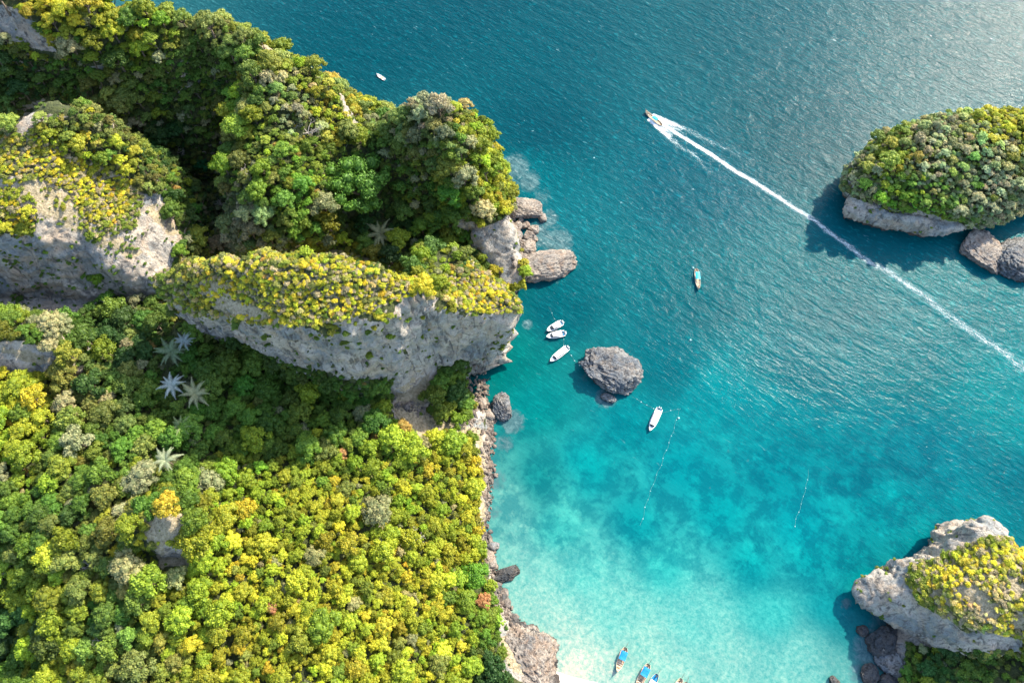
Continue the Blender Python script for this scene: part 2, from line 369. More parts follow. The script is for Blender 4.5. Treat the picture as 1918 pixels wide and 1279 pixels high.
ISL = [Feature([(1620, 345, 18), (1614, 318, 20), (1630, 286, 22), (1664, 254, 24), (1722, 228, 26), (1800, 212, 28), (1860, 205, 30), (1960, 205, 30), (2100, 240, 25), (2140, 330, 16),
                (1990, 350, 15), (1918, 370, 15), (1850, 402, 14), (1795, 400, 16), (1720, 384, 19), (1660, 366, 19)],
               [(1750, 300, 29), (1850, 290, 31), (1680, 310, 26), (1960, 280, 30), (1780, 360, 23), (1870, 360, 21)], slope=7, rnd=4),
       Feature([(1596, 390, 11), (1604, 362, 14), (1660, 385, 15), (1730, 402, 15), (1810, 412, 12), (1800, 424, 9), (1740, 428, 10), (1660, 410, 10)], [], slope=7, rnd=1)]
LRR = [Feature([(1612, 1108, 10.4), (1655, 1086, 14.4), (1705, 1060, 18.4), (1770, 1044, 22.4), (1830, 1008, 30.4), (1848, 985, 32), (1870, 980, 32), (1892, 1005, 32), (1930, 1040, 33.6), (2050, 1080, 36.8), (2200, 1150, 35.2),
                (2200, 1230, 28.8), (2050, 1215, 27.2), (1930, 1208, 27.2), (1860, 1208, 25.6), (1800, 1192, 24), (1745, 1168, 19.2), (1700, 1158, 15.2), (1645, 1134, 11.2)],
               [(1800, 1100, 29.6), (1880, 1100, 35.2), (1720, 1110, 20), (1850, 1160, 32), (2000, 1140, 41.6)], slope=9, rnd=4),
       Feature([(1650, 1185, 1), (1700, 1180, 2), (1780, 1140, 3), (1900, 1100, 4), (2200, 1100, 6), (2250, 1400, 20), (1800, 1400, 14), (1690, 1320, 2), (1665, 1270, 1), (1650, 1230, 1)],
               [(1750, 1230, 7), (1850, 1240, 11), (1950, 1260, 14), (1750, 1290, 8)], slope=0.9)]

def height(feats, x, y, warp=2.0, seed=3):
    wx = x + warp * n2(x, y, 11, 3, seed); wy = y + warp * n2(x, y, 11, 3, seed + 50)
    H = np.full(x.shape, -14.0)
    for f in feats: H = np.maximum(H, f.h(wx, wy))
    return H + 0.9 * n2(x, y, 9, 3, seed + 9) * np.clip(H / 6, 0, 1)

def region(poly_px, px, py):
    sd, _, _ = sdpoly(px, py, [(a, b) for a, b in poly_px]); return sd
ROCK = [[(-90, 335), (60, 330), (115, 352), (165, 415), (200, 425), (240, 400), (262, 362), (300, 360), (345, 440), (325, 500), (290, 560), (200, 568), (120, 610), (-90, 600), (-90, 440), (60, 440), (70, 400), (20, 372)],
        [(-40, 5), (30, 20), (100, 75), (110, 110), (60, 100), (0, 60), (-40, 50)],
        [(-90, 640), (60, 640), (110, 655), (150, 690), (120, 705), (-90, 705)],
        [(35, 235), (45, 200), (90, 183), (155, 200), (125, 222), (75, 225), (50, 260), (30, 255)],
        [(282, 962), (350, 962), (358, 1012), (325, 1016), (300, 1000), (280, 995)], [(292, 1020), (338, 1018), (345, 1058), (305, 1062)],
        [(735, 700), (765, 655), (812, 655), (822, 720), (805, 770), (850, 800), (885, 780), (890, 700), (908, 700), (905, 790), (915, 860), (910, 1030), (897, 1030), (902, 900), (890, 830), (850, 815), (790, 820), (735, 785)],
        [(498, 50), (522, 70), (522, 118), (502, 112), (488, 75)], [(905, 590), (1000, 560), (1000, 690), (905, 720)], [(640, 165), (662, 215), (680, 245), (664, 248), (640, 208)],
        [(900, 1030), (930, 1030), (955, 1130), (1045, 1235), (1000, 1290), (945, 1255), (935, 1180), (930, 1120)],
        [(850, 410), (905, 425), (955, 400), (975, 440), (975, 530), (945, 530)],
        [(1570, 360), (1650, 385), (1665, 400), (1720, 400), (1800, 420), (1840, 440), (1560, 460)],
        [(1540, 1120), (1630, 1030), (1830, 930), (1930, 930), (1895, 1012), (1820, 1030), (1740, 1060), (1735, 1120), (1800, 1180), (1918, 1190), (1918, 1225), (1590, 1200)],
        [(1600, 1170), (1690, 1175), (1700, 1215), (1680, 1290), (1600, 1290)]]
TALUS = [[(735, 690), (800, 665), (818, 720), (800, 765), (850, 795), (900, 790), (912, 860), (908, 1030), (900, 1030), (905, 900), (890, 830), (850, 812), (790, 815), (735, 785)],
         [(935, 1190), (990, 1185), (1015, 1240), (1000, 1279), (950, 1250)],
         [(268, 950), (362, 945), (372, 1012), (350, 1062), (300, 1066), (266, 995)],
         [(10, 335), (110, 350), (165, 415), (280, 470), (240, 490), (130, 430), (60, 400)], [(0, 645), (150, 680), (130, 695), (0, 665)],
         [(370, 530), (420, 525), (440, 560), (540, 600), (520, 625), (470, 600), (400, 580)], [(270, 390), (300, 370), (345, 440), (300, 440)],
         [(480, 60), (515, 70), (518, 110), (495, 105)], [(1740, 1060), (1850, 1020), (1918, 1060), (1918, 1180), (1800, 1180), (1740, 1120)], [(640, 200), (675, 215), (660, 235)],
         [(130, 690), (190, 670), (200, 700), (140, 730)]]
SHRUB = [[(285, 520), (340, 485), (480, 465), (640, 470), (760, 508), (810, 540), (740, 565), (650, 600), (560, 612), (400, 600), (300, 575)],
         [(850, 500), (880, 480), (990, 565), (975, 588), (870, 585), (830, 560)],
         [(-90, 255), (60, 250), (130, 290), (230, 330), (270, 370), (255, 425), (178, 456), (118, 392), (66, 362), (62, 430), (-90, 440)],
         [(1690, 1078), (1740, 1052), (1850, 1004), (1930, 1010), (2200, 1120), (2200, 1200), (1930, 1196), (1800, 1172), (1720, 1128)],
         [(1700, 1060), (1735, 1045), (1745, 1062), (1710, 1075)]]
def px_fields(pts):
    px, py, _ = proj(pts)
    j = 10 * fbm(pts / 6.0, 3, 77)
    r = np.full(len(px), 1e9); t = r.copy(); s = r.copy()
    for q in ROCK: r = np.minimum(r, region(q, px, py))
    for q in TALUS: t = np.minimum(t, region(q, px, py))
    for q in SHRUB: s = np.minimum(s, region(q, px, py))
    return px, py, r + j, t + j, s

def land(name, feats, x0, x1, y0, y1, step=1.5, vox=1.0, seed=3, notch=1.0, warp=2.0):
    xs = np.arange(x0, x1 + step, step); ys = np.arange(y0, y1 + step, step)
    X, Y = np.meshgrid(xs, ys); nx, ny = len(xs), len(ys)
    H = height(feats, X.ravel(), Y.ravel(), warp, seed)
    # soften the field a little
    Hg = H.reshape(ny, nx)
    H = Hg.ravel()
    keep = Hg > -13.5
    top = np.stack([X.ravel(), Y.ravel(), H], 1); bot = top.copy(); bot[:, 2] = -15
    idx = np.arange(nx * ny).reshape(ny, nx); a, b, c, d = idx[:-1, :-1].ravel(), idx[:-1, 1:].ravel(), idx[1:, 1:].ravel(), idx[1:, :-1].ravel()
    F = [np.stack([a, b, c, d], 1), np.stack([d, c, b, a], 1) + nx * ny]
    def wall(e):
        e = np.asarray(e); return np.stack([e[:-1], e[:-1] + nx * ny, e[1:] + nx * ny, e[1:]], 1)
    F += [wall(idx[0, ::-1]), wall(idx[-1]), wall(idx[:, 0]), wall(idx[::-1, -1])]
    me = mesh_np('tmp', np.vstack([top, bot]), np.vstack(F))
    o = bpy.data.objects.new('tmp', me); C.objects.link(o)
    md = o.modifiers.new('r', 'REMESH'); md.mode = 'VOXEL'; md.voxel_size = vox
    dg = bpy.context.evaluated_depsgraph_get(); ev = o.evaluated_get(dg); m2 = bpy.data.meshes.new_from_object(ev)
    bpy.data.objects.remove(o); bpy.data.meshes.remove(me)
    nv = len(m2.vertices); V = np.empty(nv * 3, np.float32); m2.vertices.foreach_get('co', V); V = V.reshape(-1, 3).astype(float)
    nf = len(m2.polygons); F = np.empty(nf * 4, np.int32); m2.loops.foreach_get('vertex_index', F); F = F.reshape(-1, 4)
    bpy.data.meshes.remove(m2)
    fc = V[F].mean(1); F = F[(fc[:, 2] > -7)]                    # nothing of it shows deeper than this
    used = np.unique(F); remap = -np.ones(nv, int); remap[used] = np.arange(len(used)); V = V[used]; F = remap[F]
    # light smoothing
    for it in range(2):
        S = np.zeros_like(V); N = np.zeros(len(V)); 
        for k in range(4):
            i, j = F[:, k], F[:, (k + 1) % 4]
            for q in range(3): S[:, q] += np.bincount(i, V[j, q], len(V)) + np.bincount(j, V[i, q], len(V))
            N += np.bincount(i, None, len(V)) + np.bincount(j, None, len(V))
        V = V * 0.4 + 0.6 * S / N[:, None]
    def normals(V):
        n = np.cross(V[F[:, 2]] - V[F[:, 0]], V[F[:, 3]] - V[F[:, 1]]); A = np.zeros_like(V)
        for k in range(4):
            for q in range(3): A[:, q] += np.bincount(F[:, k], n[:, q], len(V))
        return A / (np.linalg.norm(A, axis=1, keepdims=True) + 1e-9)
    Nn = normals(V); steep = np.clip(1.15 - np.abs(Nn[:, 2]) * 1.2, 0.12, 1)
    W = V + 3 * np.stack([vnoise(V / 9, 61), vnoise(V / 9, 62), vnoise(V / 9, 63)], 1)
    big = fbm(W / 14.0, 4, 11, True); flute = fbm(W * np.array([0.30, 0.30, 0.06]), 4, 21, True)
    strata = fbm(np.stack([W[:, 0] * 0.03, W[:, 1] * 0.03, (W[:, 2] + 0.25 * W[:, 0]) * 0.33], 1), 3, 31)
    rough = fbm(V / 2.6, 3, 41, True)
    disp = steep * (2.3 * big + 1.7 * flute + 1.2 * strata + 1.2 * rough)
    V = V + Nn * disp[:, None]
    # tidal notch and leaning faces
    hz = Nn * np.array([1, 1, 0]); nt = np.clip(1 - (V[:, 2] - 1.0) / 5.0, 0, 1) * (V[:, 2] > -6)
    V = V - hz * (notch * 2.2 * nt * steep)[:, None]
    if name == 'hills':
        x_, y_, z_ = V[:, 0], V[:, 1], V[:, 2]; k = np.clip(1 - z_ / 54, 0, 1.05)
        wy_ = np.clip((y_ - 98) / 8, 0, 1) * np.clip((150 - y_) / 10, 0, 1); dx = -19 * k * np.clip((x_ + 34) / 36, 0, 1) * wy_ * np.clip((14 - x_) / 6, 0, 1)
        k2 = np.clip(1 - z_ / 72, 0, 1); dy = 13 * k2 * np.clip((-62 - x_) / 34, 0, 1) * np.clip((x_ + 150) / 12, 0, 1) * np.clip((y_ - 94) / 9, 0, 1) * np.clip((136 - y_) / 14, 0, 1)
        V[:, 0] += dx; V[:, 1] += dy
    Nn = normals(V)
    px, py, r, t, s = px_fields(V)
    slope_rock = np.clip((0.52 - Nn[:, 2]) / 0.16, 0, 1)
    veg = 1 - np.maximum(slope_rock, np.clip(0.5 - r / 6, 0, 1)); veg = np.where((V[:, 2] < 2.2), 0, veg)
    bare_ = np.minimum(region([(290, 560), (990, 545), (1000, 600), (910, 720), (640, 705), (330, 620)], px, py), np.minimum(r, region([(-90, 420), (300, 470), (330, 560), (120, 720), (-90, 720)], px, py)))
    bare_ = np.where(V[:, 0] > 100, np.minimum(bare_, np.where(V[:, 2] < 14, -9, 9)), bare_); bare_ = np.where((px > 925) & (py > 180) & (px < 990), -9, bare_)
    green_side = np.clip(bare_ / 10, 0, 1) * np.clip((Nn[:, 2] + 0.1) / 0.2, 0, 1) * np.clip((V[:, 2] - 3) / 5, 0, 1)
    veg = np.maximum(veg, 0.9 * green_side)
    veg = np.where((region([(290, 560), (990, 545), (1000, 600), (910, 720), (640, 705), (330, 620)], px, py) < 0) & (Nn[:, 2] < .72) & (s > -14), veg * .12, veg)
    nwg = region([(60, 90), (400, 150), (410, 460), (350, 470), (280, 300), (150, 220), (-60, 200), (-60, 60)], px, py)
    veg = np.maximum(veg, np.clip(0.5 - nwg / 8, 0, 0.85) * (Nn[:, 2] > 0.1))
    dry = np.clip(0.35 - t / 14, 0, 0.75) * np.clip((Nn[:, 2] - 0.25) / 0.3, 0, 1)
    edge = np.clip(0.42 - np.abs(s) / 16, 0, 1) * (Nn[:, 2] > 0.35); dry = np.maximum(dry, edge + 0.46 * (s < 0))
    me = mesh_np(name, V, F, [M_TER]); fattr(me, 'veg', veg); fattr(me, 'dry', dry)
    return me
print('land')
main_me = land('hills', FEATS, -400, 40, -90, 430, 1.5, 1.0, 3, 0.7)
link('hills', main_me)['kind'] = 'structure'
isl_me = land('island', ISL, 130, 420, 170, 420, 1.2, 0.85, 5, 2.2, 1.6); link('island', isl_me)['kind'] = 'structure'
lrr_me = land('headland', LRR, 130, 420, -90, 110, 1.2, 0.85, 8, 1.6, 1.6); link('headland', lrr_me)['kind'] = 'structure'

# ------------------------------------------------------------------ sea
def to_lin(c): return tuple(((v / 255) / 12.92 if v / 255 <= 0.04045 else ((v / 255 + 0.055) / 1.055) ** 2.4) for v in c)
WC = [(700, 60, (0, 84, 101)), (1000, 60, (0, 89, 105)), (1400, 60, (4, 93, 107)), (1800, 60, (10, 96, 108)), (1000, 250, (0, 84, 101)), (1300, 350, (0, 96, 114)),
      (1500, 250, (0, 89, 103)), (1050, 560, (0, 101, 114)), (1300, 560, (0, 105, 118)), (1550, 560, (0, 109, 121)), (1800, 560, (0, 121, 131)), (1250, 680, (0, 109, 123)), (1500, 700, (0, 114, 127)),
      (1700, 700, (0, 118, 129)), (1890, 760, (0, 138, 146)), (950, 680, (0, 124, 124)), (1000, 760, (0, 140, 142)), (1180, 800, (0, 138, 148)), (1350, 750, (0, 142, 152)), (1500, 800, (0, 134, 145)),
      (1100, 880, (0, 160, 165)), (1280, 880, (0, 150, 160)), (1450, 880, (0, 138, 150)), (1600, 880, (0, 128, 142)), (1750, 880, (0, 122, 138)), (1900, 900, (0, 112, 128)),
      (1000, 900, (10, 148, 150)), (950, 950, (80, 185, 180)), (1050, 980, (45, 182, 178)), (1200, 980, (0, 155, 162)), (1350, 960, (0, 158, 165)), (1500, 980, (0, 155, 165)), (1650, 960, (0, 145, 155)),
      (1800, 950, (0, 132, 145)), (980, 1050, (105, 205, 195)), (1100, 1060, (75, 200, 192)), (1250, 1060, (35, 185, 182)), (1400, 1060, (0, 160, 165)), (1520, 1060, (0, 155, 162)), (1600, 1060, (0, 140, 150)),
      (1000, 1150, (120, 212, 200)), (1150, 1150, (95, 205, 195)), (1300, 1150, (85, 200, 192)), (1450, 1150, (45, 185, 182)), (1550, 1150, (0, 150, 158)), (1600, 1180, (10, 135, 142)),
      (1050, 1220, (140, 220, 205)), (1200, 1230, (115, 208, 195)), (1350, 1240, (105, 202, 192)), (1500, 1240, (90, 195, 188)), (1580, 1260, (80, 180, 175)),
      (1060, 1262, (185, 225, 205)), (1130, 1275, (150, 220, 205)), (1250, 1279, (120, 210, 197)), (1500, 1290, (100, 200, 190)), (1200, 1400, (190, 225, 205)), (1000, 1310, (215, 220, 200)),
      (975, 330, (0, 110, 124)), (1010, 420, (10, 115, 129)), (900, 0, (0, 84, 101))]
def water():
    step = 2.0; xs = np.arange(-420, 421, step); ys = np.arange(-120, 521, step)
    xs = np.concatenate([[-9000, -4000, -1500, -800], xs, [800, 1500, 4000, 9000]]); ys = np.concatenate([[-9000, -3000, -1000, -400], ys, [800, 1500, 4000, 9000]])
    X, Y = np.meshgrid(xs, ys); x, y = X.ravel(), Y.ravel(); nx, ny = len(xs), len(ys)
    W = np.array([P(a, b, 0)[:2] for a, b, _ in WC]); Cc = np.array([to_lin(c) for _, _, c in WC])
    num = np.zeros((len(x), 3)); den = np.zeros(len(x))
    wx = x + 6 * n2(x, y, 25, 3, 5); wy = y + 6 * n2(x, y, 25, 3, 15)
    cx = np.clip(wx, -400, 420); cy = np.clip(wy, -110, 480)
    for i in range(len(W)):
        w = 1 / (((cx - W[i, 0]) ** 2 + (cy - W[i, 1]) ** 2 + 60) ** 2.0); num += w[:, None] * Cc[i]; den += w
    bed = num / den[:, None] * np.array([0.74, 0.445, 0.43])
    pts = np.stack([x, y, np.zeros_like(x)], 1); px, py, zc = proj(pts)
    far = (np.abs(x) > 430) | (y > 530) | (y < -130)
    # distance from land and rocks
    dl = np.full(len(x), 1e9)
    for f in FEATS[:7] + ISL + LRR:
        sd, _, _ = sdpoly(x, y, f.poly); dl = np.minimum(dl, sd)
    sh = np.clip((py - 640) / 250, 0, 1) * (~far)
    bay = np.clip(1 - np.maximum(0, (px - 1700)) / 200, 0.25, 1)
    patch = sh * bay * np.clip(1 - np.maximum(0, py - 1000 - 0.12 * (px - 950)) / 120, 0.0, 1)
    patch = np.maximum(patch, (~far) * np.clip(1 - np.hypot(px - 1560, py - 1090) / 130, 0, 1))
    patch = np.maximum(patch, 0.3 * (py > 560) * (~far) * (px > 900))
    sand = np.clip((py - 900) / 200, 0, 1) * np.clip(1 - (px - 1500) / 300, 0, 1) * (~far)
    chop = np.clip((1000 - py - 0.15 * (1500 - px)) / 500, 0.0, 1); chop = np.where(far, 0.8, np.maximum(chop, np.clip((px - 1500) / 500, 0, 0.7))); chop = np.clip(chop, 0.08, 1)
    foam = np.clip(0.42 - np.abs(dl - 1.5) / 4, 0, 1) * (~far) * (py < 1200)
    for a, b, r in [(1846, 472, 30), (1905, 490, 32), (1024, 498, 44), (985, 398, 30), (1016, 410, 9), (1139, 746, 12), (1140, 694, 48), (941, 765, 18), (1003, 193, 1), (985, 455, 26), (950, 1074, 18), (1630, 1262, 20), (1640, 1210, 24)]:
        dd = np.hypot(px - a, (py - b) * 1.15); foam = np.maximum(foam, np.clip(0.62 - np.abs(dd - r * 1.05) / 9, 0, 1))
    reef = np.zeros(len(x))
    for a, b, r, s in [(965, 315, 32, 1), (990, 340, 28, .9), (1045, 455, 34, 1), (1010, 440, 30, 1), (1060, 480, 22, .8), (1030, 410, 22, .9), (1015, 370, 30, .6), (988, 608, 12, 1), (960, 790, 26, 1.1), (945, 830, 22, .8), (930, 900, 26, .75),
                       (925, 960, 20, .7), (1100, 705, 24, .5), (1135, 745, 24, 1.0), (960, 550, 20, .6), (1040, 520, 25, .5), (1640, 1215, 45, 1.2), (1610, 1260, 30, .8), (1585, 1130, 14, .9), (1400, 860, 10, .5), (1365, 845, 9, .6), (1330, 912, 7, .6), (960, 1180, 30, .7), (1000, 1195, 25, .7), (1430, 890, 8, .5), (1660, 1150, 40, .9)]:
        reef = np.maximum(reef, s * np.clip(1.4 - np.hypot(px - a, py - b) / r, 0, 1))
    reef *= (~far)
    idx = np.arange(nx * ny).reshape(ny, nx)
    F = np.stack([idx[:-1, :-1].ravel(), idx[:-1, 1:].ravel(), idx[1:, 1:].ravel(), idx[1:, :-1].ravel()], 1)
    z = np.zeros_like(x)
    me = mesh_np('water', np.stack([x, y, z], 1), F, [M_WATER])
    cattr(me, 'bed', bed); fattr(me, 'patch', patch); fattr(me, 'sand', sand); fattr(me, 'chop', chop); fattr(me, 'foam', foam); fattr(me, 'reef', reef)
    o = link('water', me); o['kind'] = 'structure'
print('water'); water()

# beach of white sand just above the water line
def beach():
    t = NT('white_sand'); g = t.geo()
    t.ln(t.ramp(t.noise(g.outputs['Position'], 1.2, 6, 0.7), [(0.3, (0.62, 0.56, 0.46)), (0.7, (0.82, 0.78, 0.68))]), t.b.inputs['Base Color']); t.b.inputs['Roughness'].default_value = 0.95
    poly = [P(a, b, 0) for a, b in [(985, 1268), (1040, 1256), (1070, 1266), (1110, 1276), (1160, 1284), (1230, 1300), (1300, 1340), (1200, 1480), (950, 1480), (900, 1350)]]
    A = np.array(poly); xs = np.arange(A[:, 0].min() - 8, A[:, 0].max() + 8, 1.0); ys = np.arange(A[:, 1].min() - 8, A[:, 1].max() + 8, 1.0)
    X, Y = np.meshgrid(xs, ys); sd, _, _ = sdpoly(X.ravel(), Y.ravel(), poly); z = 1.6 * (1 - np.exp(sd / 8)) + 0.04 * n2(X.ravel(), Y.ravel(), 3)
    z = np.where(sd > 0, -0.25 * sd, z); nx, ny = len(xs), len(ys); idx = np.arange(nx * ny).reshape(ny, nx)
    F = np.stack([idx[:-1, :-1].ravel(), idx[:-1, 1:].ravel(), idx[1:, 1:].ravel(), idx[1:, :-1].ravel()], 1)
    link('beach', mesh_np('beach', np.stack([X.ravel(), Y.ravel(), z], 1), F, [t.mat]))['kind'] = 'structure'
beach()

# ------------------------------------------------------------------ foliage meshes
ICO = None
def ico(sub):
    import bmesh
    bm = bmesh.new(); bmesh.ops.create_icosphere(bm, subdivisions=sub, radius=1); bm.verts.ensure_lookup_table()
    v = np.array([q.co[:] for q in bm.verts]); f = np.array([[w.index for w in q.verts] for q in bm.faces]); bm.free(); return v, f
IV1, IF1 = ico(2)
def crown_arrays(r, nl, leaves, size, flat=0.65, lobe=(0.15, 0.31), spread=0.84):
    """crown of radius 1 made of leaf clumps; returns verts, tris, leaf value per vertex"""
    V, F, L = [], [], []; nb = 0
    cs_, rs = [], []
    ph = r.uniform(0, 6.28)
    for k in range(nl):
        q = math.sqrt((k + 0.5) / nl); a = k * 2.39996 + r.uniform(-.35, .35); q *= (1 + 0.22 * math.sin(3 * a + ph)) * spread * r.uniform(.9, 1.1)
        cs_.append((q * math.cos(a), q * math.sin(a), flat * (1 - 1.15 * q * q) + r.uniform(-.14, .14))); rs.append(r.uniform(*lobe) * (1.1 - .25 * q))
    for c, lr in zip(cs_, rs):
        c = np.array(c); tone = r.uniform(0.3, 0.7)
        v = IV1 * (lr * 0.82) * (1 + 0.22 * r.uniform(-1, 1, (len(IV1), 1))); v[:, 2] *= 0.85
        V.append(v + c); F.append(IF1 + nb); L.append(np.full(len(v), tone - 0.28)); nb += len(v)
        d = r.normal(size=(leaves, 3)); d[:, 2] = np.abs(d[:, 2]) * 1.0 - 0.15 * r.random(leaves) * 2; d /= np.linalg.norm(d, axis=1, keepdims=True)
        p = c + d * lr * np.array([1, 1, .85]) * r.uniform(0.82, 1.3, (leaves, 1))
        n = d + 0.55 * r.normal(size=(leaves, 3)); n /= np.linalg.norm(n, axis=1, keepdims=True)
        u = np.cross(n, r.normal(size=(leaves, 3))); u /= np.linalg.norm(u, axis=1, keepdims=True) + 1e-9; w = np.cross(n, u)
        s = size * r.uniform(0.6, 1.3, (leaves, 1))
        q = np.stack([p + u * s, p + w * s * 0.6, p - u * s, p - w * s * 0.6], 1).reshape(-1, 3)
        b = nb + 4 * np.arange(leaves)
        F.append(np.stack([b, b + 1, b + 2], 1)); F.append(np.stack([b, b + 2, b + 3], 1))
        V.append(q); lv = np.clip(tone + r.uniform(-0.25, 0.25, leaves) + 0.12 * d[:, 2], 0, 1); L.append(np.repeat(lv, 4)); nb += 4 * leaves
    return np.vstack(V), np.vstack(F), np.concatenate(L)
def trunk_arrays(r, hgt=1.6, rad=0.07):
    m = MB(); m.tube([(0, 0, -hgt), (0.05, 0.02, -hgt * 0.5), (0, 0, -0.05)], [rad * 1.5, rad, rad * 0.8], 6)
    for k in range(4):
        a = k * 1.57 + r.uniform(-.4, .4); m.tube([(0, 0, -0.5), (0.3 * math.cos(a), 0.3 * math.sin(a), -0.15), (0.55 * math.cos(a), 0.55 * math.sin(a), 0.15)], [rad * 0.7, rad * 0.5, rad * 0.2], 5)
    return m
def tri(fs):
    o = []
    for f in fs:
        for k in range(1, len(f) - 1): o.append((f[0], f[k], f[k + 1]))
    return np.array(o)
def crown_mesh(name, arr, trunk=None):
    V, F, L = arr; mi = np.zeros(len(F), int)
    if trunk is not None:
        tv = np.array(trunk.v); tf = tri(trunk.f) + len(V); V = np.vstack([V, tv]); F = np.vstack([F, tf]); L = np.concatenate([L, np.zeros(len(tv))]); mi = np.concatenate([mi, np.ones(len(tf), int)])
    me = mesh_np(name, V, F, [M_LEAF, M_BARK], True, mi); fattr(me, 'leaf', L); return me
r_ = np.random.default_rng(21)
CROWN, TRUNK, FULL = [], [], []
specs = [(28, 75, .06, .55), (38, 62, .052, .5), (24, 90, .065, .6), (44, 56, .05, .42), (32, 70, .056, .65), (22, 100, .066, .55), (50, 50, .048, .4), (30, 76, .06, .5)]
for nl, lv, sz, fl in specs:
    arr = crown_arrays(r_, nl, lv, sz, fl); tk = trunk_arrays(r_)
    CROWN.append(crown_mesh('crown', arr)); TRUNK.append(tk.mesh('trunk', [M_BARK], True)); FULL.append(crown_mesh('tree', arr, tk))
SHR = [crown_mesh('shrub', crown_arrays(r_, n, l, s, .6, (.34, .52), .55)) for n, l, s in [(6, 60, .15), (8, 46, .14), (5, 70, .16), (10, 40, .13)]]
src = bpy.data.collections.new('foliage_kinds')     # kept out of the scene: only instanced by the forest and scrub
for i, me in enumerate(FULL + SHR):
    o = bpy.data.objects.new('foliage_%02d' % i, me); src.objects.link(o)

# ------------------------------------------------------------------ where plants grow
COL = {'yellow': (0.37, 0.365, 0.025), 'ygreen': (0.245, 0.30, 0.02), 'green': (0.095, 0.175, 0.022), 'dgreen': (0.04, 0.10, 0.022), 'olive': (0.20, 0.22, 0.05), 'bright': (0.16, 0.275, 0.025),
       'grey': (0.31, 0.31, 0.17), 'tan': (0.40, 0.34, 0.18), 'orange': (0.46, 0.27, 0.08), 'emerald': (0.02, 0.14, 0.04)}
CC = [(100, 40, 'yellow'), (250, 60, 'ygreen'), (400, 60, 'olive'), (150, 130, 'green'), (350, 130, 'green'), (60, 160, 'dgreen'), (60, 220, 'olive'), (200, 230, 'olive'), (300, 260, 'dgreen'), (100, 280, 'yellow'), (30, 350, 'yellow'),  # crown tints by place; shadow zones painted in as greener, darker tints
      (200, 330, 'yellow'), (270, 350, 'olive'), (330, 380, 'green'), (380, 400, 'dgreen'), (450, 170, 'green'), (560, 130, 'ygreen'), (540, 180, 'grey'), (470, 200, 'ygreen'), (630, 210, 'yellow'), (500, 300, 'ygreen'), (430, 300, 'olive'), (560, 350, 'bright'),
      (520, 390, 'green'), (450, 420, 'grey'), (760, 200, 'grey'), (820, 190, 'grey'), (880, 190, 'yellow'), (700, 250, 'green'), (800, 290, 'olive'), (850, 260, 'green'), (900, 270, 'ygreen'), (760, 320, 'green'), (880, 370, 'ygreen'), (920, 350, 'yellow'), (820, 380, 'green'), (780, 430, 'dgreen'),
      (900, 470, 'dgreen'), (700, 440, 'dgreen'), (450, 520, 'yellow'), (600, 530, 'yellow'), (720, 550, 'yellow'), (820, 490, 'ygreen'), (900, 550, 'yellow'), (950, 560, 'yellow'), (180, 520, 'green'), (100, 600, 'green'), (200, 640, 'dgreen'), (300, 700, 'green'), (450, 700, 'green'),
      (600, 740, 'green'), (700, 720, 'green'), (840, 730, 'green'), (60, 740, 'yellow'), (150, 740, 'olive'), (50, 850, 'ygreen'), (200, 820, 'green'), (350, 820, 'green'), (500, 820, 'green'), (650, 810, 'green'), (730, 840, 'bright'), (820, 840, 'yellow'), (870, 880, 'yellow'),
      (100, 950, 'green'), (30, 1000, 'green'), (200, 950, 'olive'), (300, 900, 'green'), (450, 900, 'ygreen'), (600, 930, 'yellow'), (550, 1000, 'ygreen'), (700, 900, 'ygreen'), (800, 950, 'ygreen'), (880, 1000, 'yellow'), (260, 1000, 'yellow'), (180, 1050, 'olive'),
      (60, 1100, 'ygreen'), (200, 1150, 'green'), (350, 1080, 'ygreen'), (450, 1060, 'yellow'), (600, 1080, 'yellow'), (750, 1060, 'yellow'), (850, 1080, 'yellow'), (890, 1080, 'bright'), (100, 1220, 'ygreen'), (20, 1250, 'green'), (250, 1250, 'olive'), (350, 1200, 'ygreen'), (450, 1200, 'yellow'),
      (600, 1200, 'yellow'), (700, 1250, 'yellow'), (800, 1180, 'yellow'), (850, 1240, 'ygreen'), (930, 1260, 'dgreen'), (920, 1170, 'bright'), (20, 1180, 'dgreen'),
      (1620, 320, 'grey'), (1650, 280, 'ygreen'), (1700, 370, 'bright'), (1780, 390, 'bright'), (1740, 300, 'grey'), (1800, 260, 'grey'), (1850, 300, 'grey'), (1900, 250, 'yellow'), (1880, 340, 'grey'), (1680, 330, 'ygreen'), (1860, 200, 'yellow'), (1820, 280, 'bright'), (1840, 380, 'grey'),
      (1800, 1080, 'yellow'), (1880, 1050, 'yellow'), (1850, 1130, 'tan'), (1900, 1150, 'yellow'), (1750, 1230, 'dgreen'), (1850, 1260, 'green'), (1700, 1250, 'green')]
CXY = np.array([(a, b) for a, b, _ in CC], float); CRGB = np.array([COL[c] for _, _, c in CC])
